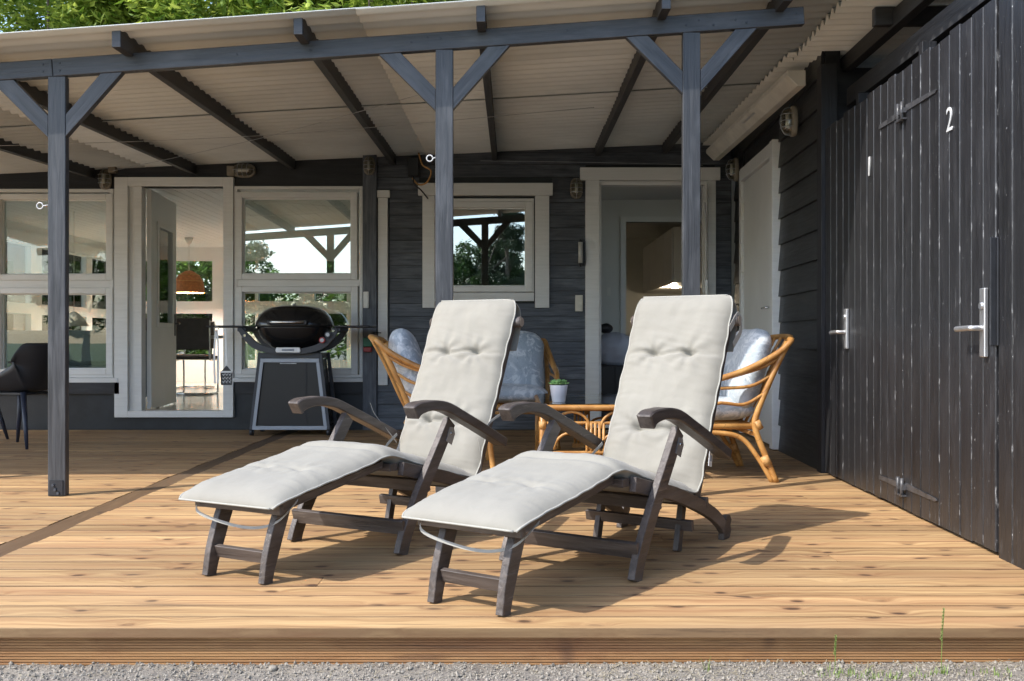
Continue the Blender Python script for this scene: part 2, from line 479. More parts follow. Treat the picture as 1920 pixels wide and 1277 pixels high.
class MB:
    def __init__(s):
        s.v = []; s.f = []; s.sm = []
    def add(s, vs, fs, smooth=False):
        n = len(s.v)
        s.v += [Vector(p) for p in vs]
        s.f += [tuple(i + n for i in f) for f in fs]
        s.sm += [smooth] * len(fs)
        return s
    def box(s, x0, x1, y0, y1, z0, z1, m=None):
        vs = [Vector((x, y, z)) for x in (x0, x1) for y in (y0, y1) for z in (z0, z1)]
        if m is not None: vs = [m @ p for p in vs]
        return s.add(vs, [(0, 1, 3, 2), (4, 6, 7, 5), (0, 4, 5, 1), (2, 3, 7, 6), (0, 2, 6, 4), (1, 5, 7, 3)])
    def prism(s, poly, a, b, axis='y', m=None):
        """poly of 2-D points extruded along an axis from a to b"""
        def P(p, t):
            if axis == 'y': q = Vector((p[0], t, p[1]))
            elif axis == 'x': q = Vector((t, p[0], p[1]))
            else: q = Vector((p[0], p[1], t))
            return m @ q if m is not None else q
        n = len(poly)
        vs = [P(p, a) for p in poly] + [P(p, b) for p in poly]
        fs = [tuple(range(n)), tuple(range(2 * n - 1, n - 1, -1))]
        for i in range(n):
            j = (i + 1) % n
            fs.append((i, i + n, j + n, j))
        return s.add(vs, fs)
    def tube(s, pts, r, n=8, cap=True, flat=None):
        pts = [Vector(p) for p in pts]
        k = len(pts)
        rs = r if isinstance(r, (list, tuple)) else [r] * k
        t0 = (pts[1] - pts[0]).normalized()
        up = Vector((0, 0, 1)) if abs(t0.z) < .9 else Vector((1, 0, 0))
        a = t0.cross(up).normalized()
        vs = []
        for i, p in enumerate(pts):
            t = (pts[min(i + 1, k - 1)] - pts[max(i - 1, 0)])
            if t.length < 1e-9: t = t0
            t.normalize()
            a = (a - t * a.dot(t))
            if a.length < 1e-6: a = t.orthogonal()
            a.normalize()
            b_ = t.cross(a)
            for j in range(n):
                w = 2 * PI * j / n
                vs.append(p + a * math.cos(w) * rs[i] + b_ * math.sin(w) * rs[i])
        fs = []
        for i in range(k - 1):
            for j in range(n):
                q = (j + 1) % n
                fs.append((i * n + j, i * n + q, (i + 1) * n + q, (i + 1) * n + j))
        s.add(vs, fs, True)
        if cap:
            m_ = len(s.v) - k * n
            s.f.append(tuple(m_ + j for j in range(n - 1, -1, -1))); s.sm.append(False)
            s.f.append(tuple(m_ + (k - 1) * n + j for j in range(n))); s.sm.append(False)
        return s
    def bar(s, pts, w, h, side=(0, 1, 0), taper=None):
        """rectangular section swept along pts; 'side' is the width direction (width w), h across"""
        pts = [Vector(p) for p in pts]
        sd_ = Vector(side).normalized()
        vs = []
        k = len(pts)
        for i, p in enumerate(pts):
            t = (pts[min(i + 1, k - 1)] - pts[max(i - 1, 0)]).normalized()
            u = t.cross(sd_).normalized()
            hh = h[i] if isinstance(h, (list, tuple)) else h
            for (x, y) in ((-1, -1), (1, -1), (1, 1), (-1, 1)):
                vs.append(p + sd_ * x * w / 2 + u * y * hh / 2)
        fs = [(3, 2, 1, 0), tuple(4 * (k - 1) + j for j in range(4))]
        for i in range(k - 1):
            for j in range(4):
                q = (j + 1) % 4
                fs.append((i * 4 + j, i * 4 + q, (i + 1) * 4 + q, (i + 1) * 4 + j))
        return s.add(vs, fs)
    def lathe(s, prof, c=(0, 0, 0), n=24, m=None, smooth=True):
        vs = []
        c = Vector(c)
        for (r, z) in prof:
            for j in range(n):
                w = 2 * PI * j / n
                q = Vector((r * math.cos(w), r * math.sin(w), z))
                if m is not None: q = m @ q
                vs.append(c + q)
        fs = []
        for i in range(len(prof) - 1):
            for j in range(n):
                q = (j + 1) % n
                fs.append((i * n + j, i * n + q, (i + 1) * n + q, (i + 1) * n + j))
        return s.add(vs, fs, smooth)
    def grid(s, fn, nu, nv, smooth=True, wrap=False):
        vs = [fn(i / (nu - 1), j / (nv if wrap else nv - 1)) for i in range(nu) for j in range(nv)]
        fs = []
        for i in range(nu - 1):
            for j in range(nv if wrap else nv - 1):
                q = (j + 1) % nv
                fs.append((i * nv + j, (i + 1) * nv + j, (i + 1) * nv + q, i * nv + q))
        return s.add(vs, fs, smooth)
    def build(s, name, mat, parent=None, bevel=0.0, center=True, M4=None, fix=True):
        me = bpy.data.meshes.new(name)
        if M4 is None:
            if center and s.v:
                lo = Vector([min(p[i] for p in s.v) for i in range(3)])
                hi = Vector([max(p[i] for p in s.v) for i in range(3)])
                c = (lo + hi) / 2
            else:
                c = Vector((0, 0, 0))
            M4 = Matrix.Translation(c)
            vs = [p - c for p in s.v]
        else:
            vs = s.v
        me.from_pydata([tuple(p) for p in vs], [], s.f)
        me.polygons.foreach_set('use_smooth', s.sm)
        if fix or bevel:
            bm = bmesh.new(); bm.from_mesh(me)
            if fix: bmesh.ops.recalc_face_normals(bm, faces=bm.faces)
            if bevel:
                es = [e for e in bm.edges if len(e.link_faces) == 2 and e.calc_face_angle(0) > .6]
                bmesh.ops.bevel(bm, geom=es, offset=bevel, segments=1, profile=.7, affect='EDGES', clamp_overlap=True)
            bm.to_mesh(me); bm.free()
        me.update()
        me.materials.append(mat)
        o = bpy.data.objects.new(name, me)
        place(o, parent, M4)
        return o

def plank(name, p0, p1, w, h, mat, parent, side=(0, 1, 0), bevel=.0015):
    """box from p0 to p1 whose local x is its length; w measured along 'side', h across"""
    p0, p1 = Vector(p0), Vector(p1)
    d = p1 - p0
    L = d.length
    x = d.normalized()
    y = Vector(side); y = (y - x * y.dot(x)).normalized()
    z = x.cross(y)
    M4 = Matrix.Translation((p0 + p1) / 2) @ Matrix((x, y, z)).transposed().to_4x4()
    mb = MB().box(-L / 2, L / 2, -w / 2, w / 2, -h / 2, h / 2)
    return mb.build(name, mat, parent, bevel, M4=M4)

def catmull(pts, n=6):
    pts = [Vector(p) for p in pts]
    out = []
    k = len(pts)
    for i in range(k - 1):
        p0 = pts[i - 1] if i else pts[0] * 2 - pts[1]
        p1, p2 = pts[i], pts[i + 1]
        p3 = pts[i + 2] if i + 2 < k else pts[-1] * 2 - pts[-2]
        for j in range(n):
            t = j / n
            out.append(.5 * ((2 * p1) + (p2 - p0) * t + (2 * p0 - 5 * p1 + 4 * p2 - p3) * t * t + (3 * p1 - p0 - 3 * p2 + p3) * t ** 3))
    out.append(pts[-1])
    return out

def kids(o):
    return [c for c in bpy.data.objects if c.parent == o]

def copy_tree(o, parent=None, loc=None, rotz=None, label=None, children=None):
    if children is None:
        children = {}
        for c in bpy.data.objects:
            if c.parent: children.setdefault(c.parent.name, []).append(c)
    c = o.copy()
    COL.objects.link(c)
    if parent is not None: c.parent = parent
    if loc is not None: c.location = loc
    if rotz is not None: c.rotation_euler = (0, 0, rotz)
    if label: c['label'] = label
    for ch in children.get(o.name, []):
        copy_tree(ch, c, children=children)
    return c

def text_mesh(body, size, depth):
    cu = bpy.data.curves.new('lettering', 'FONT')
    cu.body = body; cu.size = size; cu.extrude = depth; cu.align_x = 'CENTER'; cu.align_y = 'CENTER'
    o = bpy.data.objects.new('lettering', cu)
    COL.objects.link(o)
    bpy.context.view_layer.update()
    me = bpy.data.meshes.new_from_object(o.evaluated_get(bpy.context.evaluated_depsgraph_get()))
    bpy.data.objects.remove(o)
    return me

def in_cuts(lo, hi, cuts):
    segs = [(lo, hi)]
    for a, b_ in cuts:
        out = []
        for s0, s1 in segs:
            if b_ <= s0 or a >= s1: out.append((s0, s1)); continue
            if a > s0: out.append((s0, a))
            if b_ < s1: out.append((b_, s1))
        segs = out
    return [q for q in segs if q[1] - q[0] > .015]

# ------------------------------------------------------------------ ground
def ground_h(x, y):
    h = -.115 + .012 * noise.noise(Vector((x * 1.3, y * 1.3, 0))) + .004 * noise.noise(Vector((x * 9, y * 9, 3)))
    h += .0065 * noise.noise(Vector((x * 42, y * 42, 7))) + .003 * noise.noise(Vector((x * 95, y * 95, 1)))
    if 2.2 < y < 3.2: h += .013 * max(0, min(1, (x - .3) / 1.3))
    return h
def ground_mesh():
    xs = [-300, -80, -30, -12, -6] + [-3, -2.4] + [-1.8 + .0105 * i for i in range(344)] + [2.4, 3] + [5, 8, 14, 30, 80, 300]
    ys = [-300, -80, -30, -12, -5, -2, 0, 1, 1.8] + [2.2, 2.5] + [2.7 + .009 * i for i in range(31)] + [3.1] + [4, 9, 16, 30, 80, 300]
    mb = MB()
    vs = []
    for x in xs:
        for y in ys:
            fine = (-1.85 <= x <= 1.85 and 2.6 <= y <= 3.0)
            vs.append((x, y, ground_h(x, y) if fine else -.12))
    n = len(ys)
    fs = [(i * n + j, (i + 1) * n + j, (i + 1) * n + j + 1, i * n + j + 1) for i in range(len(xs) - 1) for j in range(n - 1)]
    mb.add(vs, fs, True)
    return mb
g = ground_mesh().build('ground', M['ground'], center=False)
tag(g, kind='structure')

# ------------------------------------------------------------------ deck
YF = 2.917                                   # front edge of the deck
PITCH = .1255
deck = MB().box(-7, 2.25, YF + .09, 9.40, -.11, -.034).build('deck', M['plinth'])
tag(deck, kind='structure')
def strip_x(y): return -2.066 - .001 * y + .006 * math.sin(y * 9)
rows = int((9.38 - YF) / PITCH) + 1
rnd = random.Random(3)
for i in range(rows):
    y0 = YF + i * PITCH
    y1 = min(y0 + PITCH - .0075, 9.39)
    if y1 - y0 < .03: continue
    ym = (y0 + y1) / 2
    xs = strip_x(ym)
    dz = rnd.uniform(-.0008, .0008)
    jl = xs - rnd.choice([1.6, 2.4, 2.0])
    segs = [(-7.1, jl - .0015), (jl + .0015, xs - .062), (xs + .062, 2.3)]
    if i < 3:
        segs = [(-7.1, jl - .0015), (jl + .0015, 2.3)] if i == 0 else segs
    if i > 2 and i % 3 == 1:      # some rows have a butt joint
        a_, c_ = segs[-1]
        jx = rnd.uniform(a_ + .5, c_ - .6)
        segs = segs[:-1] + [(a_, jx - .0012), (jx + .0012, c_)]
    for a, b_ in segs:
        w = y1 - y0
        # board with eased upper edges and two shallow dips
        prof = [(-w / 2, -.028), (w / 2, -.028), (w / 2, -.003), (w / 2 - .003, 0), (w * .18, -.0006), (0, 0), (-w * .18, -.0006), (-w / 2 + .001, 0), (-w / 2, -.001)]
        mb = MB().prism([(p[0], p[1]) for p in prof], -(b_ - a) / 2, (b_ - a) / 2, 'x')
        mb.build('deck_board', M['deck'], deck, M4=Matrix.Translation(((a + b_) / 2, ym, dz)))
ya, yb = YF + PITCH, 9.39
plank('trim_board', (strip_x(ya), ya, -.012), (strip_x(yb), yb, -.012), .122, .022, M['strip'], deck, side=(1, 0, 0))
# grooved fascia board under the front edge
poly = []
zt, zb, yy0 = -.0315, -.150, YF + .022
n = 14
poly.append((yy0 + .024, zb)); 
for i in range(n):
    z0 = zb + (zt - zb) * i / n; z1 = zb + (zt - zb) * (i + 1) / n; h = z1 - z0
    poly += [(yy0, z0 + h * .05), (yy0, z0 + h * .55), (yy0 + .0045, z0 + h * .68), (yy0 + .0045, z0 + h * .92)]
poly.append((yy0 + .024, zt))
for a, b_ in ((-7, -3.3), (-3.297, 2.25)):
    MB().prism(poly, a, b_, 'x').build('fascia_board', M['fascia'], deck)

# ------------------------------------------------------------------ house
YW = 9.44
def WX(px): return (px - 960) * YW / 1850
def WZ(py): return .85 + (638.5 - py) * YW / 1850
house = thing('summer_house', 'black timber summer house with cream window frames behind the veranda', 'house', (-2, 12.5, -.1), world=True)

# --- backing walls with openings made of boxes
ZT = 2.95
def wall_boxes(mb, x0, x1, holes, y0, y1, z0=-.1, z1=ZT):
    xs = sorted({x0, x1, *[h[0] for h in holes], *[h[1] for h in holes]})
    for a, b_ in zip(xs[:-1], xs[1:]):
        if b_ <= x0 or a >= x1: continue
        cuts = [(h[2], h[3]) for h in holes if h[0] <= a + 1e-6 and h[1] >= b_ - 1e-6]
        for s0, s1 in in_cuts(z0, z1, cuts):
            mb.box(a, b_, y0, y1, s0, s1)
LW = (WX(-8), WX(213), WZ(706), WZ(357))          # left window opening
LW2 = (-6.2, WX(-14), WZ(706), WZ(357))
LD = (WX(250), WX(422), WZ(772), WZ(350))         # left door opening
RW = (WX(443), WX(680), WZ(706), WZ(352))
SW = (WX(818), WX(1000), WZ(549), WZ(372))        # small window
KD = (WX(1122), WX(1325), .08, WZ(345))           # kitchen door
front = MB(); wall_boxes(front, -6.5, 2.1, [LW2, LW, LD, RW, SW, KD], YW, YW + .12)
wall = front.build('wall', M['plinth'], house)
# black header board and plinth ledge (left part)
MB().box(-6.5, WX(215), YW - .014, YW - .001, WZ(354), 2.9).build('header_board', M['black'], wall)
MB().box(WX(441), WX(681), YW - .014, YW - .001, WZ(349), 2.9).build('header_board', M['black'], wall)
MB().box(WX(216), WX(440), YW - .014, YW - .001, WZ(331), 2.9).build('header_board', M['black'], wall)
MB().box(-6.5, WX(227), YW - .05, YW - .002, WZ(738), WZ(717)).build('ledge_board', M['black'], wall)
MB().box(WX(442), WX(681), YW - .03, YW - .002, WZ(738), WZ(716)).build('ledge_board', M['black'], wall)
# corner post between the two halves of the wall
plank('corner_post', (WX(695), YW - .035, -.02), (WX(695), YW - .035, 2.66), .13, .068, M['siding'], wall, side=(1, 0, 0))
MB().box(WX(710), WX(728), YW - .05, YW - .004, WZ(722), WZ(372)).build('trim_board', M['white'], wall, .003)
MB().box(WX(708), WX(732), YW - .055, YW - .003, WZ(371.5), WZ(358)).build('trim_board', M['white'], wall, .003)
# lapped siding on the right part
pitch = .1205
cuts_x = [(WX(793), WX(1030), WZ(578), WZ(368)), (WX(785), WX(1036), WZ(368), WZ(345)), (WX(1097), WX(1341), -1, WZ(316)), (WX(817), WX(1001), WZ(566), WZ(367)), (WX(708), WX(732), WZ(722), WZ(358))]
z = .0
rnd = random.Random(11)
while z < 2.86:
    z1 = z + pitch
    cuts = [(c[0] + .004, c[1] - .004) for c in cuts_x if c[2] < z + .06 and c[3] > z + .05]
    for a, b_ in in_cuts(WX(704), 2.09, cuts):
        L = b_ - a
        t = rnd.uniform(-.002, .002)
        poly = [(-.004, 0), (-.030 + t, 0), (-.030 + t, .006), (-.014, pitch - .004), (-.004, pitch - .004)]
        MB().prism(poly, -L / 2, L / 2, 'x').build('siding_board', M['siding'], wall, M4=Matrix.Translation(((a + b_) / 2, YW, z)))
    z = z1

def frame_box(mb, x0, x1, z0, z1, w, ya, yb, wt=None, wb=None):
    wt = wt or w; wb = wb or w
    mb.box(x0, x0 + w, ya, yb, z0, z1)
    mb.box(x1 - w, x1, ya, yb, z0, z1)
    mb.box(x0 + w, x1 - w, ya, yb, z1 - wt, z1)
    mb.box(x0 + w, x1 - w, ya, yb, z0, z0 + wb)

def window(x0, x1, z0, z1, fw, sashes, glassm, name='window', outy=.035, sill=True):
    """fixed frame round, each sash a sub-part with its own pane"""
    mb = MB(); frame_box(mb, x0, x1, z0, z1, fw, YW - outy, YW + .09)
    if len(sashes) == 2:
        lo_, hi_ = sorted((sashes[0][2], sashes[1][2]))
        lo_top = min(sashes[0][3], sashes[1][3])
        mb.box(x0 + fw, x1 - fw, YW - outy + .002, YW + .09, lo_top + .056, hi_ - .056)
    win = mb.build(name, M['white'], house, .003)
    for (a, b_, c, d) in sashes:          # glass rectangles in pixels -> world
        gx0, gx1, gz0, gz1, sw = a, b_, c, d, .05
        sx0, sx1 = max(gx0 - .062, x0 + .004), min(gx1 + .062, x1 - .004)
        sb = MB(); frame_box(sb, sx0, sx1, gz0 - .05, gz1 + .05, .01, YW - outy - .008, YW + .06)
        q = MB()
        ya, yb = YW - outy - .009, YW + .07
        q.box(sx0, gx0, ya, yb, gz0 - .055, gz1 + .055)
        q.box(gx1, sx1, ya, yb, gz0 - .055, gz1 + .055)
        q.box(gx0, gx1, ya, yb, gz1, gz1 + .055)
        q.box(gx0, gx1, ya, yb, gz0 - .055, gz0)
        q.build('sash', M['white'], win, .004)
        q = MB(); frame_box(q, gx0, gx1, gz0, gz1, .011, YW + .004, YW + .016)
        q.build('gasket', M['greydoor'], win)
        MB().box(gx0 - .004, gx1 + .004, YW + .020, YW + .026, gz0 - .004, gz1 + .004).build('pane', glassm, win)
    return win

w1 = window(LW[0], LW[1] + .01, WZ(708), WZ(355), .035, [(WX(5), WX(202), WZ(515), WZ(375)), (WX(5), WX(202), WZ(692), WZ(551))], M['glass'])
MB().box(LW[0], WX(225), YW - .055, YW - .003, WZ(717), WZ(708.5)).build('sill', M['white'], w1, .003)
w2 = window(-6.2, WX(-12), WZ(708), WZ(355), .035, [(-6.0, WX(-24), WZ(515), WZ(375)), (-6.0, WX(-24), WZ(692), WZ(551))], M['glass'])
w3 = window(WX(441), WX(681), WZ(708), WZ(350), .03, [(WX(456), WX(659), WZ(514), WZ(372)), (WX(456), WX(660), WZ(692), WZ(548))], M['glass_mirror'])
for o_ in kids(w3):
    if o_.name.startswith('pane') and (TF[o_.name].translation.z < 1.4): o_.data.materials[0] = M['glass_mid']
MB().box(WX(437), WX(682), YW - .055, YW - .003, WZ(716), WZ(708.5)).build('sill', M['white'], w3, .003)
w4 = window(WX(817), WX(1001), WZ(548), WZ(373), .03, [(WX(834), WX(986), WZ(537), WZ(390))], M['glass_mirror'])
MB().prism([(YW - .07, WZ(565)), (YW - .002, WZ(565)), (YW - .002, WZ(549)), (YW - .045, WZ(549))], WX(817), WX(1001), 'x').build('sill', M['white'], w4)
for a, b_, c, d, dd in ((785, 1036, 368, 345, .068), (793, 816, 577.5, 368.3, .055), (1003, 1029.5, 577.5, 368.3, .055)):
    MB().box(WX(a), WX(b_), YW - dd, YW - .001, WZ(c), WZ(d)).build('casing', M['white'], w4, .003)

# --- left door: frame, leaf opened inwards
mb = MB()
mb.box(WX(218), WX(243), YW - .05, YW + .10, WZ(782), WZ(333.5))
mb.box(WX(421), WX(440), YW - .05, YW + .10, WZ(782), WZ(333.5))
mb.box(WX(243), WX(421), YW - .05, YW + .10, WZ(350), WZ(333.5))
mb.box(WX(243), WX(421), YW - .05, YW + .10, WZ(782), WZ(770))
df = mb.build('door_frame', M['white'], house, .003)
MB().box(WX(252.5), WX(267), YW - .02, YW + .09, WZ(770), WZ(350)).build('jamb', M['white'], df, .003)
MB().box(WX(243.3), WX(252.2), YW - .012, YW + .10, WZ(770), WZ(350)).build('jamb', M['greydoor'], df)
# leaf, hinged at x=WX(267), swung 93 degrees in
hx, hy = WX(267) + .005, YW + .10
ang = R(96)
Lm = Matrix.Translation((hx, hy, 0)) @ Matrix.Rotation(ang, 4, 'Z')
lz0, lz1, Lw, Lt = WZ(770) + .012, WZ(352), 1.03, .042
g0, g1, gz0, gz1 = .27, .83, 1.03, 1.98
mb = MB()
mb.box(0, g0, -Lt, 0, lz0, lz1, Lm); mb.box(g1, Lw, -Lt, 0, lz0, lz1, Lm)
mb.box(g0, g1, -Lt, 0, gz1, lz1, Lm); mb.box(g0, g1, -Lt, 0, lz0, gz0, Lm)
leaf = mb.build('door', M['greydoor'], house)
mb = MB()
for a, b_, c, d in ((g0 - .05, g0, gz0 - .05, gz1 + .05), (g1, g1 + .05, gz0 - .05, gz1 + .05), (g0, g1, gz1, gz1 + .05), (g0, g1, gz0 - .05, gz0)):
    mb.box(a, b_, -Lt - .012, -Lt + .01, c, d, Lm)
mb.build('moulding', M['greydoor'], leaf, .003)
MB().box(g0 - .004, g1 + .004, -Lt + .012, -Lt + .018, gz0 - .004, gz1 + .004, Lm).build('pane', M['glass'], leaf)
mb = MB(); mb.tube([Lm @ Vector((Lw - .06, -Lt, 1.03)), Lm @ Vector((Lw - .06, -Lt - .05, 1.03)), Lm @ Vector((Lw - .19, -Lt - .055, 1.03))], .009, 8)
mb.box(Lw - .08, Lw - .04, -Lt - .008, -Lt, .9, 1.13, Lm)
mb.build('handle', M['darkmetal'], leaf)

# --- kitchen door frame
mb = MB()
mb.box(WX(1097), WX(1123), YW - .06, YW + .10, .02, WZ(340))
mb.box(WX(1325), WX(1340), YW - .06, YW + .10, .02, WZ(340))
mb.box(WX(1087), WX(1348), YW - .068, YW + .10, WZ(340), WZ(316))
kf = mb.build('door_frame', M['white'], house, .003)
mb = MB(); mb.box(WX(1123), WX(1127), YW - .03, YW + .09, .08, WZ(345)); mb.box(WX(1123), WX(1325), YW - .03, YW + .09, WZ(348), WZ(341)); mb.box(WX(1319), WX(1324.8), YW - .03, YW + .09, .08, WZ(348))
mb.build('jamb', M['white'], kf, .002)
MB().box(WX(1123), WX(1325), YW - .08, YW + .10, .02, .08).build('threshold', M['white'], kf, .003)
# narrow glazed leaf folded back outside the frame, seen nearly edge on
mb = MB(); mb.box(WX(1316), WX(1319), YW - .15, YW - .062, .08, WZ(350)); kleaf = mb.build('door', M['white'], house, .003)
mb = MB().tube(catmull([(WX(1317) - .006, YW - .155, 2.15), (WX(1318), YW - .17, 1.8), (WX(1317), YW - .16, 1.45), (WX(1318), YW - .165, 1.2)]), .004, 5)
mb.build('chain', M['steel'], kleaf)
MB().box(WX(1315.5) , WX(1320), YW - .168, YW - .151, 1.28, 1.42).build('latch', M['chrome'], kleaf)

# --- interior of the sun room
YB = 16.1; XL = -6.36; XR = -1.22; ZF = .175; ZC = 2.37
rf = MB().box(XL - .2, XR + .2, YW + .12, YB + .1, ZF - .12, ZF).build('floor', M['floor'], house)
ceil = MB().box(XL - .2, XR + .2, YW + .12, YB + .1, ZC + .012, ZC + .06).build('ceiling', M['whitewall'], house)
x = XL
while x < XR - .02:
    b_ = min(x + .118, XR)
    MB().box(x, b_ - .006, YW + .125, YB, ZC, ZC + .010).build('ceiling_plank', M['ceiling'], ceil)
    x += .118
# left wall with two rows of windows (runs away from the viewer)
def side_wall(x0, x1, holes, name):
    mb = MB()
    ys = sorted({YW + .12, YB, *[h[0] for h in holes], *[h[1] for h in holes]})
    for a, b_ in zip(ys[:-1], ys[1:]):
        cuts = [(h[2], h[3]) for h in holes if h[0] <= a + 1e-6 and h[1] >= b_ - 1e-6]
        for s0, s1 in in_cuts(ZF, ZC, cuts):
            mb.box(x0, x1, a, b_, s0, s1)
    return mb.build(name, M['whitewall'], house)
holes = []
for a, b_ in ((9.75, 11.25), (11.55, 13.05), (13.35, 14.75), (14.95, 15.9)):
    holes += [(a, b_, .32, 1.20), (a, b_, 1.34, 2.10)]
sw_ = side_wall(XL - .1, XL, holes, 'wall')
for h in holes:
    MB().box(XL - .055, XL - .049, h[0], h[1], h[2], h[3]).build('pane', M['glass'], sw_)
MB().box(XL, XL + .05, YW + .13, YB - .01, 2.12, 2.26).build('wall_beam', M['greydoor'], sw_)
side_wall(XR, XR + .1, [], 'wall')
bw = MB()
bh = []
pxs = [(252, 318), (324, 398), (422, 478), (484, 560), (590, 650)]
def BX(px): return (px - 960) * YB / 1850
def BZ(py): return .85 + (638.5 - py) * YB / 1850
for a, b_ in pxs:
    bh += [(BX(a), BX(b_), BZ(565), BZ(489)), (BX(a), BX(b_), BZ(675), BZ(588))]
wall_boxes(bw, XL - .1, XR + .1, bh, YB, YB + .1, ZF, ZC + .02)
bwo = bw.build('wall', M['whitewall'], house)
for h in bh:
    MB().box(h[0], h[1], YB + .04, YB + .046, h[2], h[3]).build('pane', M['glass'], bwo)
# kitchen side rooms
KX0, KX1 = .55, 3.2
MB().box(XR + .12, KX1, YW + .12, 15.2, .03, .15).build('floor', M['browned'], house)
MB().box(XR + .12, KX1, YW + .12, 15.2, 2.42, 2.5).build('ceiling', M['wall_dark'], house)
pw = MB(); wall_boxes(pw, XR + .12, KX1, [(1.27, 2.15, .15, 2.17)], 11.0, 11.1, .15, 2.42)
pwo = pw.build('wall', M['wall_dark'], house)
mb = MB(); mb.box(1.21, 1.27, 10.98, 11.12, .15, 2.17); mb.box(1.21, 2.2, 10.98, 11.12, 2.17, 2.23); mb.box(2.15, 2.21, 10.98, 11.12, .15, 2.17)
mb.build('door_casing', M['greydoor'], pwo)
MB().box(.4, .5, YW + .12, 11.0, .15, 2.42).build('wall', M['wall_dark'], house)
MB().box(KX1, KX1 + .1, YW + .12, 15.2, -.1, 2.95).build('wall', M['wall_dark'], house)
MB().box(XR + .12, KX1, 15.2, 15.3, .15, 2.42).build('wall', M['wall_dark'], house)
mb = MB(); mb.box(1.06, 1.10, 10.992, 11.0, 1.35, 1.44)
mb.build('switch_plate', M['platewh'], pwo)
MB().box(1.07, 1.15, 10.990, 11.0, .62, .78).build('socket', M['platewh'], pwo)
# kitchen cupboards seen through the inner doorway
cab = MB().box(1.95, 2.5, 11.9, 14.6, 1.55, 2.22).build('cupboard', M['greydoor'], house)
for i in range(4):
    MB().box(1.93, 1.948, 11.93 + .66 * i, 12.56 + .66 * i, 1.57, 2.2).build('cupboard_door', M['whitewall'], cab)
cnt = MB().box(1.85, 2.5, 11.9, 14.6, .15, 1.05).build('kitchen_counter', M['greydoor'], house)
MB().box(1.82, 2.5, 11.88, 14.62, 1.052, 1.09).build('worktop', M['browned'], cnt)
kl = MB().box(2.10, 2.16, 12.8, 12.95, 1.535, 1.548).build('cupboard_light', M['bulb'], cab)
lf = bpy.data.lights.new('cupboard_lamp', 'POINT'); lf.energy = 6; lf.color = (1, .82, .58); lf.shadow_soft_size = .05
lo = bpy.data.objects.new('cupboard_lamp', lf); place(lo, kl, Matrix.Translation((2.1, 12.9, 1.47)))
# roof over the house
roof = MB().prism([(-6.75, 2.42), (KX1 + .3, 2.985), (KX1 + .3, 3.07), (-6.75, 2.5)], YW - .02, YB + .5, 'y').build('roof', M['roofdark'], house)

# ------------------------------------------------------------------ veranda
def zfront(x): return 2.66 + .0695 * x
def zback(x): return 2.686 + .044 * x
def zroof(x, y):
    t = (y - 5.385) / (YW - 5.385)
    return zfront(x) * (1 - t) + zback(x) * t
ver = thing('veranda', 'open lean-to veranda of blue grey posts, beam and corrugated roof sheets', 'veranda', (-.4, 5.4, 0), world=True)
YP = 5.385
def beam_z(x): return 2.466 + .0695 * x
posts = [-4.35, -2.486, -.37, .981]
for x in posts:
    p = plank('post', (x, YP + .024, 0.0), (x, YP + .024, beam_z(x) - .001), .096, .048, M['post'], ver, side=(1, 0, 0), bevel=.003)
    if abs(x + 2.486) < .01:
        bp = MB().box(x - .036, x + .036, YP - .006, YP - .0005, .004, .088).build('base_plate', M['darkmetal'], p)
        for dx, dz in ((-.015, .062), (-.004, .036), (.012, .018)):
            MB().tube([(x + dx, YP - .016, dz), (x + dx, YP - .006, dz)], .008, 6).build('bolt', M['grilgrey'], p)
    # braces
    for sgn in (-1, 1):
        if x < -4: break
        zb_ = beam_z(x)
        w = .085
        x_in = x + sgn * .0485
        run = .31
        a0 = zb_ - .30 if x < -1 else zb_ - .30
        def bz(t): return beam_z(t) - .0015
        x_out = x_in + sgn * run
        z_low = bz(x_in) - run - .02
        dgl = w * 1.414
        poly = [(x_in, z_low), (x_in, z_low + dgl), (x_out - sgn * dgl, bz(x_out - sgn * dgl)), (x_out, bz(x_out))]
        if sgn < 0: poly = poly[::-1]
        # local x along the brace
        c = Vector(((x_in + x_out) / 2, YP + .024, (z_low + bz(x_out)) / 2))
        dx_ = Vector((poly[-1][0] - poly[0][0], 0, poly[-1][1] - poly[0][1])) if sgn > 0 else Vector((poly[0][0] - poly[-1][0], 0, poly[0][1] - poly[-1][1]))
        dx_.normalize()
        yv = Vector((0, 1, 0)); zv = dx_.cross(yv)
        M4 = Matrix.Translation(c) @ Matrix((dx_, yv, zv)).transposed().to_4x4()
        Mi = M4.inverted()
        mb = MB().prism(poly, YP + .003, YP + .045, 'y', m=Mi)
        mb.build('brace', M['post'], ver, .002, M4=M4)
# front beam in two lengths with a butt joint over the left post
for a, b_ in ((-6.5, -2.51), (-2.508, 1.595)):
    plank('beam', (a, YP + .024, beam_z(a) + .0485), (b_, YP + .024, beam_z(b_) + .0485), .05, .097, M['post'], ver, side=(0, 1, 0), bevel=.003)
beams = [o for o in kids(ver) if o.name.startswith('beam')]
for x, dz in ((-2.56, .03), (-2.56, .07), (-2.47, .03), (-2.47, .07), (-1.5, .05), (-.55, .05), (-.39, .06), (.95, .04), (1.02, .06), (1.1, .03), (1.22, .05), (1.28, .03), (1.55, .06), (-.46, .07), (-1.1, .045), (.3, .055)):
    z_ = beam_z(x) + dz
    bm_ = beams[0] if x < -2.51 else beams[1]
    MB().tube([(x, YP - .005, z_), (x, YP + .004, z_)], .0065, 6).build('nail_head', M['darkmetal'], bm_)
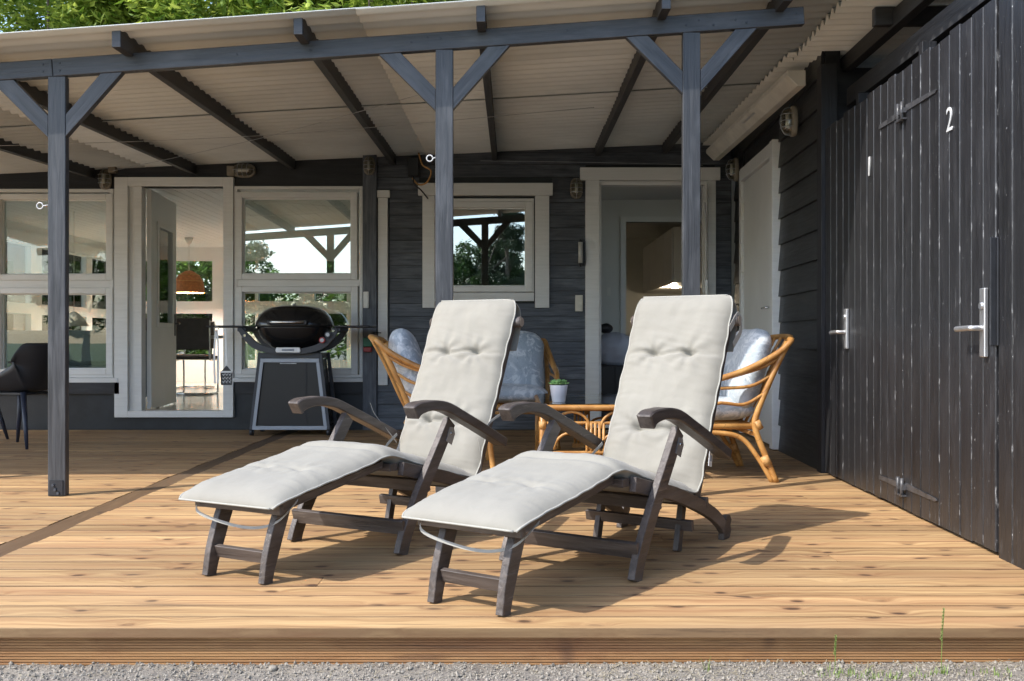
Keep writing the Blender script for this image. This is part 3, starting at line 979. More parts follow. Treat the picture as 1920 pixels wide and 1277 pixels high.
# rafters
for x in (-4.0, -3.04, -2.09, -1.13, -.165, .815, 1.46):
    za = zfront(x) - .002 - .05; zc = zback(x) - .002 - .05
    plank('rafter', (x, 5.21, za - .014), (x, YW - .032, zc - .014), .048, .1, M['rafter'], ver, side=(1, 0, 0), bevel=.002)
    MB().box(x - .022, x + .022, 5.2075, 5.2095, za - .062, za + .034).build('rafter_end', M['post'], ver)
# corrugated sheets, waves along x
def sheet(x0, x1, y0, y1, lift, zf, pitch=.12, amp=.024, name='roof_sheet', mat=None, parent=None, th=.004):
    n = int((y1 - y0) / pitch * 8)
    vs = []; fs = []
    K = 2
    xs = [x0, x1]
    for i in range(n + 1):
        y = y0 + (y1 - y0) * i / n
        dz = amp * math.cos(2 * PI * y / pitch) + lift + amp
        for x in xs:
            vs.append((x, y, zf(x, y) + dz))
        for x in xs:
            vs.append((x, y, zf(x, y) + dz + th))
    for i in range(n):
        a = i * 4; b_ = (i + 1) * 4
        fs += [(a, a + 1, b_ + 1, b_), (a + 2, b_ + 2, b_ + 3, a + 3), (a, b_, b_ + 2, a + 2), (a + 1, a + 3, b_ + 3, b_ + 1)]
    fs += [(0, 2, 3, 1), (n * 4, n * 4 + 1, n * 4 + 3, n * 4 + 2)]
    mb = MB().add(vs, fs, True)
    o = mb.build(name, mat or M['sheet'], parent or ver)
    sm = o.data
    for p in sm.polygons:
        if abs(p.normal.z) < .5: p.use_smooth = False
    return o
yr = [(5.165, 6.36), (6.24, 7.38), (7.26, 8.38), (8.26, YW + .3)]
xr = [(-6.6, -3.50), (-3.58, -.74), (-.82, 1.83)]
for i, (a, b_) in enumerate(yr):
    for j, (c, d) in enumerate(xr):
        if j == 2 and i == 0: d = 2.45
        if i == 3: b_ = YW + .05
        if j == 2: d = 2.45
        sheet(c, d, a, b_, -.044 + .013 * (i % 2) + .003 * (j % 2) + (.012 if i == 0 else 0), lambda x, y: zroof(x, y), parent=ver, amp=.009 if i == 0 else .024)
sheet(1.82, 4.2, 6.50, YW + .05, -.055, lambda x, y: zroof(min(x, 2.45), y), mat=M['sheet_b'], amp=.014)
# wires and eye hooks
def ring(name, c, r, rr_, mat, parent, tail):
    pts = [Vector(c) + Vector((math.cos(t) * r, 0, math.sin(t) * r)) for t in [2 * PI * i / 16 for i in range(17)]]
    mb = MB().tube(pts, rr_, 7).tube([Vector(c) + Vector((r, 0, 0)), Vector(c) + Vector((r + tail, .0, .004))], rr_, 7)
    return mb.build(name, mat, parent)
tag(ring('eye_hook', (-2.586, YP + .02, 1.588), .017, .0035, M['numwhite'], None, .036), 'white screw eye on the side of the left veranda post', 'hook', 'white screw eyes on the veranda posts')
tag(ring('eye_hook', (-.4505, YP + .02, 1.848), .017, .0035, M['numwhite'], None, .016), 'white screw eye on the side of the middle veranda post', 'hook', 'white screw eyes on the veranda posts')
def wire(pts, r=.0022, mat='steel'):
    MB().tube(catmull(pts, 5), r, 5).build('wire', M[mat], ver)
wire([(-4.2, 7.4, 2.30), (-2.6, 7.3, 2.33), (-1.4, 7.4, 2.42), (.6, 7.2, 2.55)])
wire([(-3.6, 8.9, 2.38), (-1.9, 7.5, 2.39), (-.4, 6.4, 2.50)])
wire([(-.3, 9.36, 2.555), (.6, 9.35, 2.54), (1.5, 9.35, 2.52), (1.8, 9.3, 2.5)])

# junction box with loose cables under the roof
jb = thing('junction_box', 'black junction box with loose cables under the veranda roof behind middle post', 'junction box', (-.90, 9.33, 2.38), world=True)
MB().box(-.985, -.88, 9.30, 9.40, 2.40, 2.58).build('box', M['blackplast'], jb, .006)
MB().tube(catmull([(-.88, 9.30, 2.62), (-.84, 9.26, 2.5), (-.76, 9.26, 2.44), (-.80, 9.28, 2.34), (-.88, 9.3, 2.32), (-.94, 9.3, 2.38)]), .008, 6).build('cable', M['binding'], jb)
MB().tube(catmull([(-.93, 9.31, 2.41), (-.92, 9.28, 2.32), (-.86, 9.3, 2.27), (-.80, 9.38, 2.2)]), .007, 6).build('cable', M['blackplast'], jb)

# ------------------------------------------------------------------ right hand wall and shed (own frame, turned 2.2 degrees)
TILT = -math.atan(.0384)
def RP(y): return 3250 / y
shed = thing('shed', 'black vertical board shed with two numbered doors at the right edge', 'shed', (1.757, 0, 0), TILT)
ZB = .012
rnd = random.Random(5)
def vboard(parent, y0, y1, z0, z1, x=0.0225, th=.022, mat='shed'):
    w = y1 - y0
    M4 = Matrix.Translation((x + rnd.uniform(-.0015, .0015) , (y0 + y1) / 2, (z0 + z1) / 2)) @ Matrix.Rotation(-PI / 2, 4, 'Y')
    L = z1 - z0
    # local x is up, local y across, local z = thickness
    e = .004
    poly = [(-w / 2, 0), (w / 2, 0), (w / 2, th - e), (w / 2 - e, th), (-w / 2 + e, th), (-w / 2, th - e)]
    mb = MB().prism(poly, -L / 2, L / 2, 'x')
    return mb.build('board', M[mat], parent, M4=M4)
def board_run(parent, y0, y1, n, z0, z1, jag=.01):
    w = (y1 - y0) / n
    for i in range(n):
        vboard(parent, y0 + i * w + .002, y0 + (i + 1) * w - .002, z0 + rnd.uniform(0, .006), z1 + rnd.uniform(-jag, jag))
def door(y0, y1, n):
    ledges = MB()
    for z in (.28, 1.05, 1.95):
        ledges.box(.024, .05, y0 + .03, y1 - .03, z - .05, z + .05)
    d = ledges.build('door', M['black'], shed)
    board_run(d, y0, y1, n, ZB, 2.20)
    return d
d2 = door(3.895, 4.905, 9)
d1 = door(4.915, 5.915, 9)
wl = MB().box(.03, .07, 5.93, 6.30, .0, 2.15).build('wall', M['black'], shed)
board_run(wl, 5.925, 6.30, 3, ZB, 2.19)
wn_ = MB().box(.03, .07, 2.2, 3.86, .0, 2.7).build('wall', M['black'], shed)
board_run(wn_, 2.2, 3.872, 14, ZB - .02, 2.72, .005)
# frames, header, plate and joist
plank('corner_post', (.03, 6.37, 0), (.03, 6.37, 2.62), .11, .10, M['black'], shed, side=(0, 1, 0))
plank('header_beam', (.20, 2.2, 2.40), (.16, 6.30, 2.40), .05, .11, M['rafter'], shed, side=(1, 0, 0))
plank('wall_plate', (.22, 2.2, 2.645), (.17, 6.75, 2.645), .06, .10, M['rafter'], shed, side=(1, 0, 0))
plank('joist', (.06, 5.53, 2.66), (2.4, 5.53, 2.66), .05, .1, M['rafter'], shed, side=(0, 1, 0))
plank('joist', (.06, 4.4, 2.66), (2.4, 4.4, 2.66), .05, .1, M['rafter'], shed, side=(0, 1, 0))
MB().box(.054, .0595, 5.507, 5.553, 2.612, 2.708).build('joist_end', M['siding'], shed)
for y in (3.88, 4.91, 5.92):
    plank('stud', (.12, y, 0), (.12, y, 2.33), .05, .07, M['black'], shed, side=(0, 1, 0))
mb = MB(); mb.box(2.4, 2.45, 2.2, 6.8, -.1, 3.0); mb.box(.1, 2.4, 6.42, 6.47, -.1, 2.62); mb.box(.1, 2.4, 2.2, 2.25, -.1, 3.0)
mb.build('wall', M['black'], shed)
MB().box(.08, 2.4, 2.26, 6.40, -.1, -.02).build('floor', M['plinth'], shed)
sheet(-.135, 2.6, 4.2, 6.62, 0, lambda x, y: 2.712 + .01 * x, parent=shed, mat=M['sheet_b'], pitch=.105)
# hardware on the doors
def hinge(z, yk):
    hd = MB()
    hd.prism([(yk - .02, z + .012 - .02), (yk - .40, z - .008), (yk - .42, z), (yk - .40, z + .008), (yk - .02, z + .035 - .01)], -.0065, -.0015, 'x')
    a = hd.build('strap_hinge', M['strapiron'], d2)
    hd = MB().prism([(yk + .05, z - .016), (yk + .36, z - .012), (yk + .37, z), (yk + .36, z + .010), (yk + .05, z + .016)], -.0065, -.0015, 'x')
    hd.build('strap_hinge', M['strapiron'], d1)
    k = MB()
    for dy in (-.012, .042):
        k.tube([(-.018, yk + dy, z - .05), (-.018, yk + dy, z + .045)], .010, 8)
        k.box(-.022, -.0015, yk + dy - .02, yk + dy + .02, z - .012, z + .014)
        k.box(-.026, -.0015, yk + dy - .022, yk + dy + .022, z - .045, z - .037)
    k.build('hinge_knuckle', M['strapiron'], d2)
hinge(1.985, 4.89); hinge(.125, 4.89)
def lever(y, z, parent, sgn, hh=.26):
    mb = MB().box(-.018, -.0012, y - .024, y + .024, z - hh * .45, z + hh * .62)
    p = mb.build('handle_plate', M['metal'], parent, .003)
    mb = MB().tube(catmull([(-.016, y, z), (-.055, y, z), (-.062, y + sgn * .02, z), (-.062, y + sgn * .14, z - .003)], 4), .0115, 10)
    mb.build('handle', M['metal'], p)
    MB().tube([(-.026, y, z + .09), (-.004, y, z + .09)], .014, 12).build('lock_cylinder', M['steel'], p)
lever(3.975, .90, d2, 1)
lever(5.82, .90, d1, 1, .22)
MB().prism([(0, 0), (-.012, 0), (-.012, .055), (-.003, .055), (-.003, .012), (0, .012)][::-1], 0, .01, 'z')
mb = MB(); mb.box(-.006, -.0012, 3.86, 3.935, .83, 1.255); mb.box(-.028, -.0065, 3.872, 3.878, .83, 1.255)
mb.build('guard_bar', M['darkmetal'], d2, .0015)
for txt, yy_, zz_, par in (('1', 5.42, 1.80, d1), ('2', 4.33, 1.815, d2)):
    me = text_mesh(txt, .152, .002)
    if txt == '1': me.transform(Matrix.Diagonal((1.5, 1, 1, 1)))
    me.materials.clear(); me.materials.append(M['numwhite'])
    o = bpy.data.objects.new('number', me)
    place(o, par, Matrix.Translation((-.0045, yy_, zz_)) @ Matrix.Rotation(-PI / 2, 4, 'Z') @ Matrix.Rotation(PI / 2, 4, 'X'))

# side wall of the house: deep lapped boards, white door
side = thing('side_wall', 'dark lapped board wall with a closed pale door, right of the veranda', 'wall', (1.787, 0, 0), TILT)
sb = MB().box(.0, .1, 6.42, 9.52, -.05, 2.9).build('backing', M['black'], side)
DY0, DY1, DZ = 7.60, 9.04, 2.40
z = 0
while z < 2.7:
    cuts = [(DY0, DY1)] if z < DZ - .02 else []
    for a, b_ in in_cuts(6.43, 9.43, cuts):
        L = b_ - a
        t = rnd.uniform(-.003, .003)
        M4 = Matrix.Translation((0, (a + b_) / 2, z)) @ Matrix.Rotation(-PI / 2, 4, 'Z')
        # local x along the wall (towards -y), local y = into the wall is +x
        poly = [(-.002, 0), (-.030 + t, 0), (-.030 + t, .007), (-.012, .196), (-.002, .196)]
        MB().prism(poly, -L / 2, L / 2, 'x').build('siding_board', M['sidewall'], sb, M4=Matrix.Translation((0, (a + b_) / 2, z)) @ Matrix.Rotation(-PI / 2, 4, 'Z'))
    z += .198
mb = MB()
mb.box(-.075, .0, DY0, DY0 + .10, .01, DZ); mb.box(-.055, .0, DY1 - .09, DY1, .01, DZ); mb.box(-.065, .0, DY0 + .1, DY1 - .09, DZ - .11, DZ)
sf = mb.build('door_frame', M['white'], side, .003)
mb = MB(); mb.box(-.058, -.002, DY0 + .101, DY0 + .125, .02, DZ - .112); mb.box(-.04, -.002, DY1 - .115, DY1 - .091, .02, DZ - .112)
mb.build('jamb', M['white'], sf)
sdoor = MB().box(-.034, -.004, DY0 + .128, DY1 - .118, .02, DZ - .115).build('door', M['greydoor'], side, .003)
for z in (1.46, 1.93):
    MB().box(-.062, -.036, DY1 - .15, DY1 - .112, z, z + .16).build('hinge', M['platewh'], sdoor, .003)
mb = MB(); mb.box(-.044, -.0345, DY0 + .15, DY0 + .185, .98, 1.25)
hp = mb.build('handle_plate', M['steel'], sdoor, .002)
MB().tube(catmull([(-.044, DY0 + .168, 1.11), (-.085, DY0 + .168, 1.11), (-.09, DY0 + .19, 1.11), (-.09, DY0 + .30, 1.108)], 4), .0085, 8).build('handle', M['chrome'], hp)
# cream board along the roof edge
gut = thing('gutter_board', 'cream boxed board along the right roof edge above the lamps', 'gutter board', (1.9, 6.62, 2.56), world=True)
mb = MB().prism([(1.915, 2.56), (1.972, 2.56), (1.972, 2.665), (1.845, 2.665), (1.845, 2.63)], 6.62, 9.38, 'y')
mb.build('board', M['cream'], gut, .004)
MB().box(1.853, 1.895, 7.6, 7.95, 2.6, 2.604, Matrix.Identity(4)).build('label_plate', M['numwhite'], gut)  # small white label plate on the cream board

# ------------------------------------------------------------------ wall lamps
def bulkhead(name, label, M4, scale=1.0, cage=True):
    """oval bulkhead lamp, its back plate in the local xz plane, facing -y"""
    t = bpy.data.objects.new(name, None); t.empty_display_size = .1
    COL.objects.link(t); t.matrix_basis = M4; TF[t.name] = Matrix.Identity(4)
    tag(t, label, 'wall lamp', 'oval caged lamps on the veranda walls')
    def ov(a, b_, y, n=24):
        out = []
        for i in range(n):
            w = 2 * PI * i / n
            cx_, sz_ = math.cos(w), math.sin(w)
            out.append(Vector((a * math.copysign(abs(cx_) ** .75, cx_), y, b_ * math.copysign(abs(sz_) ** .75, sz_))))
        return out
    s = scale
    def shell(rings, nm, mat):
        mb = MB(); n = 24; vs = []
        for r_ in rings: vs += ov(r_[0] * s, r_[1] * s, r_[2] * s, n)
        fs = [(i * n + j, i * n + (j + 1) % n, (i + 1) * n + (j + 1) % n, (i + 1) * n + j) for i in range(len(rings) - 1) for j in range(n)]
        fs.append(tuple(range((len(rings) - 1) * n, len(rings) * n)))
        mb.add(vs, fs, True)
        return mb.build(nm, mat, t)
    shell([(.058, .095, 0), (.060, .098, -.008), (.060, .098, -.028), (.053, .090, -.034)], 'base', M['lampbody'])
    shell([(.047, .082, -.030), (.046, .080, -.055), (.036, .068, -.078), (.018, .045, -.088)], 'lens', M['lampglass'])
    MB().tube([(0, -.05 * s, -.045 * s), (0, -.05 * s, .045 * s)], .014 * s, 10).build('bulb', M['platewh'], t)
    mb = MB()
    for zz in (-.04, 0.0, .04):
        mb.tube(catmull([(-.056 * s, -.03 * s, zz * s), (-.045 * s, -.075 * s, zz * s), (0, -.096 * s, zz * s), (.045 * s, -.075 * s, zz * s), (.056 * s, -.03 * s, zz * s)], 4), .0028 * s, 5)
    mb.tube(catmull([(0, -.03 * s, -.092 * s), (0, -.075 * s, -.075 * s), (0, -.099 * s, 0), (0, -.075 * s, .075 * s), (0, -.03 * s, .092 * s)], 5), .0028 * s, 5)
    mb.build('cage', M['steel'], t)
    return t
def at_wall(px, py, rx=0, rz=0): return Matrix.Translation((WX(px), YW - .034, WZ(py))) @ Matrix.Rotation(rz, 4, 'Y')
bulkhead('wall_lamp', 'oval caged wall lamp left of the open kitchen door', at_wall(1080, 355))
bulkhead('wall_lamp', 'beige oval lamp on the corner post left of the small window', Matrix.Translation((WX(695), YW - .075, WZ(314))), .9)
bulkhead('wall_lamp', 'sideways beige lamp above the right corner of the white glazed door', Matrix.Translation((WX(461), YW - .04, WZ(322))) @ Matrix.Rotation(PI / 2, 4, 'Y'), 1.1)
bulkhead('wall_lamp', 'beige cylindrical lamp above the left corner of the open glazed door', Matrix.Translation((WX(201), YW - .03, WZ(338))), .98)
mb = MB(); mb.box(WX(430), WX(444), YW - .09, YW - .015, WZ(332), WZ(314)); tag(mb.build('cable_box', M['lampbody'], None, .004), 'small beige cable box beside the sideways lamp over the door', 'junction box')
mb = MB(); mb.box(WX(209), WX(222), YW - .09, YW - .015, WZ(326), WZ(314)); tag(mb.build('cable_box', M['lampbody'], None, .004), 'small beige cable box beside the lamp over the left window', 'junction box')
def side_pt(y, z): # a point on the face of the side wall, in world
    return Matrix.Translation((1.787, 0, 0)) @ Matrix.Rotation(TILT, 4, 'Z') @ Matrix.Translation((-.05, y, z)) @ Matrix.Rotation(-PI / 2, 4, 'Z')
bulkhead('wall_lamp', 'oval caged lamp on the dark side wall near the shed, under the cream board', side_pt(6.98, 2.40), 1.1)
bulkhead('wall_lamp', 'oval caged lamp in the far corner between the kitchen door and side door', side_pt(9.13, 2.43), 1.1)

# switches and thermometer
def tag_switch(px, py, label, mat, w=.052, h=.155, yo=.031):
    t = thing('light_switch', label, 'switch', (WX(px), YW - yo, WZ(py)), group='outdoor switches on the house wall')
    MB().box(-w / 2, w / 2, -.028, 0, -h / 2, h / 2).build('case', mat, t, .004)
    for s in (-1, 1):
        MB().box(-w / 2 + .008, w / 2 - .008, -.033, -.0285, s * h / 4 - h * .17, s * h / 4 + h * .17).build('rocker', mat, t, .003)
    return t
tag_switch(689, 563, 'white double switch on the dark corner post beside the grill window', M['platewh'], yo=.07)
tag_switch(1085, 569, 'cream double switch left of the kitchen door, below the thermometer', M['cream'], .072)
th = thing('thermometer', 'narrow wall thermometer in a dark bracket left of the kitchen door', 'thermometer', (WX(1090), YW - .03, WZ(475)))
MB().tube([(-.012, -.045, -.10), (-.012, -.045, .10)], .022, 12).build('tube', M['tabletop'], th)
mb = MB(); mb.tube([(-.012, -.045, .10), (-.012, -.045, .13)], [.02, .006], 10); mb.tube([(-.012, -.045, -.10), (-.012, -.045, -.135)], [.02, .006], 10)
mb.build('end_cap', M['darkmetal'], th)
mb = MB(); mb.box(.026, .032, -.06, -.002, -.11, .11); mb.box(-.012, .026, -.05, -.044, .085, .095); mb.box(-.012, .026, -.05, -.044, -.095, -.085); mb.box(.0, .026, -.006, -.001, -.1, .1)
mb.build('bracket', M['darkmetal'], th)
# little boxes hanging on the corner post next to the grill
hb = thing('tap_holder', 'green and red fitting on the corner post right of the grill', 'wall fitting', (WX(692), YW - .07, WZ(648)))
MB().box(-.035, .045, -.07, 0, -.01, .075).build('body', M['green'], hb, .006)
MB().box(-.035, .04, -.065, 0, -.06, -.012).build('base', M['redplastic'], hb, .006)
MB().tube(catmull([(.045, -.03, .07), (.02, -.08, .10), (.07, -.09, .12), (.13, -.05, .12)], 5), .005, 6).build('hook', M['darkmetal'], hb)

# ------------------------------------------------------------------ deck chairs
def pw(pts, t):
    """piecewise curve through (s,z) points by arc length, smoothed"""
    pass

CUSH = catmull([(-.048, 0, .268), (-.02, 0, .282), (.10, 0, .305), (.30, 0, .335), (.48, 0, .362), (.57, 0, .378), (.64, 0, .372), (.80, 0, .325), (1.0, 0, .272), (1.15, 0, .235), (1.235, 0, .222), (1.285, 0, .262), (1.34, 0, .36), (1.43, 0, .535), (1.53, 0, .74), (1.62, 0, .93), (1.655, 0, 1.01), (1.672, 0, 1.045)], 8)
def cushion_mesh(seed):
    P = CUSH
    L = [0]
    for a, b_ in zip(P[:-1], P[1:]): L.append(L[-1] + (b_ - a).length)
    tot = L[-1]
    def at(d):
        d = max(0, min(tot, d))
        for i in range(len(L) - 1):
            if d <= L[i + 1]:
                f = (d - L[i]) / max(1e-9, L[i + 1] - L[i])
                p = P[i].lerp(P[i + 1], f)
                a = P[max(i - 1, 0)]; b_ = P[min(i + 2, len(P) - 1)]
                t = (b_ - a).normalized()
                return p, t
        return P[-1], (P[-1] - P[-2]).normalized()
    s_knee, s_crease = .625, 1.335
    rows_ = [tot - .30, tot - .66]      # tuft rows on the back
    tufts = [(r_, u) for r_ in rows_ for u in (-.085, .085)] + [(.30, -.085), (.30, .085), (1.0, -.085), (1.0, .085)]
    seams = [rows_[0], rows_[1], .30, 1.0]
    hw = .235
    NU, NV = 300, 44
    def top(i, j):
        d = tot * i / (NU - 1); q = -1 + 2 * j / (NV - 1)
        p, t = at(d)
        u = hw * q
        nrm = Vector((-t.z, 0, t.x))
        ed = min(1 - abs(q), 1.0) * hw
        en = min(d, tot - d)
        prof = (1 - math.exp(-ed / .034)) * (1 - math.exp(-en / .034))
        thin = 1 - .2 * max(0, min(1, (s_knee + .05 - d) / .12))
        th = (.014 + .047 * prof) * thin
        # tufting
        for k, (tr_, tu) in enumerate(tufts):
            rr_ = math.hypot((d - tr_) * 1.0, (u - tu) * .8)
            dep = .036 if k < 4 else .013
            th -= dep * math.exp(-(rr_ / .021) ** 2)
            if rr_ < .2:
                an = math.atan2(d - tr_, u - tu)
                th += (.0042 if k < 4 else .002) * math.sin(an * 7 + seed + k * 1.7) * math.exp(-((rr_ - .055) / .045) ** 2)
        for k, sm in enumerate(seams):
            w_ = math.exp(-((d - sm - .006 * math.sin(u * 31)) / .0095) ** 2)
            dep = .017 if k < 2 else .005
            th += (.006 if k < 2 else .002) * noise.noise(Vector((d * 55 + u * 14, u * 5, seed + k))) * math.exp(-(abs(d - sm) / .09)) * prof
            th -= dep * w_ * (.55 + .45 * math.exp(-(u / .12) ** 2)) * prof
        th -= .016 * math.exp(-((d - s_knee) / .02) ** 2) * prof
        th -= .030 * math.exp(-((d - s_crease) / .045) ** 2) * prof
        # creases radiating between the tufts, gathers near the edges
        n1 = noise.noise(Vector((d * 9, u * 22, seed)))
        n2 = noise.noise(Vector((d * 26, u * 9, seed + 4)))
        n0 = noise.noise(Vector((d * 4.2, u * 7, seed + 2)))
        back_ = 1 if d > s_crease else .55
        th += (.009 * n0 + .0055 * n1 + .0024 * n2) * prof * back_
        gath = math.exp(-ed / .045) * prof
        th += .0075 * gath * noise.noise(Vector((d * 62, q * 1.5, seed + 9)))
        wav = .006 * noise.noise(Vector((d * 5, (1 if q > 0 else -1) * 3.3, seed))) + .002 * math.sin(d * 58 + seed)
        u2 = u + wav * (abs(q) ** 4) * (1 if q > 0 else -1) + .008 * q * abs(q) * math.exp(-((d - s_crease) / .1) ** 2)
        narrow = 1 - .10 * max(0, (d - (tot - .05)) / .05) ** 2 - .06 * max(0, (.05 - d) / .05) ** 2
        return p + nrm * th + Vector((0, u2 * narrow, 0))
    def bot(i, j):
        d = tot * i / (NU - 1); q = -1 + 2 * j / (NV - 1)
        p, t = at(d)
        nrm = Vector((-t.z, 0, t.x))
        ed = (1 - abs(q)) * hw
        th = .018 - .014 * (1 - math.exp(-ed / .02))
        if j in (0, NV - 1): return top(i, j)
        seat = max(0, min(1, (d - s_knee) / .1)) * max(0, min(1, (s_crease + .02 - d) / .08))
        th -= .034 * seat * (1 - math.exp(-ed / .03)) + .006 * seat
        return p + nrm * th + Vector((0, hw * q * .995, 0))
    vs = []; fs = []
    for i in range(NU):
        for j in range(NV): vs.append(top(i, j))
    o1 = len(vs)
    for i in range(NU):
        for j in range(NV): vs.append(bot(i, j) if 0 < i < NU - 1 else (vs[i * NV + j] - Vector((0, 0, .0005))))
    for i in range(NU - 1):
        for j in range(NV - 1):
            a = i * NV + j
            fs.append((a, a + 1, a + NV + 1, a + NV))
            fs.append((o1 + a, o1 + a + NV, o1 + a + NV + 1, o1 + a + 1))
    mb = MB().add(vs, fs, True)
    # outline for the piping
    edge = [top(i, 0) for i in range(0, NU, 2)]
    edge2 = [top(i, NV - 1) for i in range(0, NU, 2)]
    e_front = [top(0, j) for j in range(0, NV, 2)]
    e_top = [top(NU - 1, j) for j in range(0, NV, 2)]
    return mb, edge, edge2, e_front, e_top, at, tot

def ribbon(pts, w, side, th=.0015):
    return MB().bar(catmull(pts, 6), w, th, side=side)

def deck_chair(loc, rotz, label, seed, tagged):
    """local x runs from the foot end to the back, local y across"""
    t = thing('deck_chair', label, 'deck chair', loc, rotz, 'wooden deck chairs with beige cushions')
    W = M['teak']
    for s in (-1, 1):
        y = s * .205
        plank('footrest_rail', (.0, y * .93, .268), (.60, y * .93, .356), .024, .030, W, t, side=(0, 1, 0))
        # front leg, gently curved
        pts = catmull([(.004, s * .135, 0), (.02, s * .135, .07), (.055, s * .135, .17), (.095, s * .135, .262)], 4)
        MB().bar(pts, .028, [.046, .046, .048, .05, .054, .058, .06, .062, .062, .062, .062, .06, .058], side=(0, 1, 0)).build('leg', W, t, .002)
        # main leg from the floor up to the arm
        y = s * .275
        pts = catmull([(.615, y, 0), (.645, y, .07), (.70, y, .155), (.77, y, .25), (.86, y, .36), (.975, y, .505)], 4)
        MB().bar(pts, .028, .064, side=(0, 1, 0)).build('leg', W, t, .002)
        # hinge plate
        hp = MB().prism([(.925, .425), (.968, .405), (.995, .45), (.985, .478), (.955, .482)], y + s * .0135, y + s * .0165, 'y')
        hpo = hp.build('hinge_plate', M['steel'], t)
        MB().tube([(.962, y + s * .016, .455), (.962, y + s * .021, .455)], .006, 8).build('rivet', M['chrome'], hpo)
        # arm
        y = s * .30
        pts = catmull([(.650, y, .560), (.675, y, .574), (.72, y, .582), (.80, y, .584), (.90, y, .568), (1.02, y, .524), (1.18, y, .462), (1.385, y, .378)], 5)
        n = len(pts)
        hs = []
        for i in range(n):
            f = i / (n - 1)
            hs.append(.060 if f < .08 else (.058 - .016 * min(1, (f - .08) / .25)))
        MB().bar(pts, .060, hs, side=(0, 1, 0)).build('armrest', W, t, .005)
        # curved rear rail down to the rear foot
        y = s * .245
        pts = catmull([(.66, y, .335), (.82, y, .298), (1.0, y, .258), (1.24, y, .180), (1.40, y, .115), (1.49, y, .055), (1.52, y, .014)], 4)
        r_ = MB().bar(pts, .026, .055, side=(0, 1, 0)).build('seat_rail', W, t, .002)
        MB().prism([(1.475, .0), (1.542, .0), (1.56, .03), (1.552, .055), (1.566, .075), (1.545, .10), (1.505, .098), (1.485, .05)], y - .0135, y + .0135, 'y').build('notched_foot', W, t, .002)
        # back rail
        y = s * .212
        plank('back_rail', (1.262, y, .165), (1.648, y, .955), .024, .05, W, t, side=(0, 1, 0))
        # prop leg
        y = s * .185
        plank('leg', (1.165, y, .0), (1.225, y, .225), .024, .038, W, t, side=(0, 1, 0))
    plank('stretcher', (.028, -.12, .088), (.028, .12, .088), .018, .045, W, t, side=(1, 0, .3))
    plank('stretcher', (.628, -.285, .108), (.628, .285, .108), .020, .058, W, t, side=(1, 0, .3))
    plank('stretcher', (.80, -.285, .252), (.80, .285, .252), .022, .05, W, t, side=(1, 0, .3))
    plank('stretcher', (1.185, -.245, .105), (1.185, .245, .105), .022, .042, W, t, side=(1, 0, .2))
    plank('stretcher', (1.30, -.26, .185), (1.30, .26, .185), .022, .04, W, t, side=(1, 0, .2))
    plank('end_rail', (.012, -.205, .262), (.012, .205, .262), .02, .032, W, t, side=(1, 0, .1))
    plank('end_rail', (.62, -.24, .345), (.62, .24, .345), .05, .03, W, t, side=(1, 0, 0))
    MB().tube([(1.648, -.262, .94), (1.648, .262, .94)], .027, 14).build('top_rail', W, t, .003)
    for s in (-1, 1):
        MB().tube([(1.648, s * .2622, .94), (1.648, s * .2636, .94)], .022, 12).build('rail_end', M['endgrain'], t)
    for i in range(7):
        f = .07 + i * .088
        plank('slat', (f, -.19, .268 + .147 * f + .012), (f, .19, .268 + .147 * f + .012), .05, .012, W, t, side=(1, 0, .147), bevel=0)
    for i in range(6):
        f = .70 + i * .09
        plank('slat', (f, -.23, .338 - (f - .66) * .25), (f, .23, .338 - (f - .66) * .25), .055, .012, W, t, side=(1, 0, -.25), bevel=0)
    for i in range(7):
        f = .10 + i * .125
        plank('slat', (1.262 + .386 * f, -.20, .165 + .79 * f), (1.262 + .386 * f, .20, .165 + .79 * f), .055, .012, W, t, side=(.386, 0, .79), bevel=0)
    mb, e1, e2, ef, et, at, tot = cushion_mesh(seed)
    c = mb.build('cushion', M['cushion'], t)
    pp = MB()
    for e in (e1, e2, ef, et): pp.tube(e, .0038, 6)
    pp.build('piping', M['piping'], c)
    # hood of cloth behind the top rail
    mb = MB().bar(catmull([(1.66, 0, 1.03), (1.70, 0, .99), (1.695, 0, .90), (1.655, 0, .80)], 6), .455, .006, side=(0, 1, 0))
    mb.build('back_flap', M['cushion'], t)
    # straps: loop under the foot end, ties at the back
    ribbon([(.03, -.19, .29), (-.02, -.17, .235), (.01, -.06, .195), (.03, .06, .185), (.04, .16, .215), (.06, .232, .29)], .011, (.6, 0, 1)).build('strap', M['strap'], t)
    if tagged:
        ribbon([(1.60, .235, .90), (1.64, .262, .965), (1.665, .262, .90), (1.63, .24, .83)], .03, (.5, 0, -.8)).build('strap', M['strap'], t)
        tg = MB().box(-.004, .004, -.0008, .0008, -.022, .022, Matrix.Translation((1.315, .266, .365)) @ Matrix.Rotation(R(12), 4, 'Y') @ Matrix.Diagonal((4.2, 1, 1.5, 1)))
        tg = tg.build('care_tag', M['tag'], c)
        MB().box(-.005, .006, -.0008, .0008, -.012, .012, Matrix.Translation((1.315, .2685, .365)) @ Matrix.Rotation(R(12), 4, 'Y')).build('print', M['ink'], t)
    else:
        ribbon([(1.33, .235, .42), (1.34, .26, .47), (1.36, .31, .51), (1.42, .33, .525)], .012, (.5, 0, -.8)).build('strap', M['strap'], t)
        ribbon([(1.30, -.235, .36), (1.26, -.27, .43), (1.20, -.29, .50), (1.18, -.30, .55)], .012, (.5, 0, -.8)).build('strap', M['strap'], t)
        ribbon([(1.28, .235, .40), (1.275, .25, .34), (1.29, .245, .27), (1.27, .24, .24)], .010, (.5, 0, -.8)).build('strap', M['strap'], t)
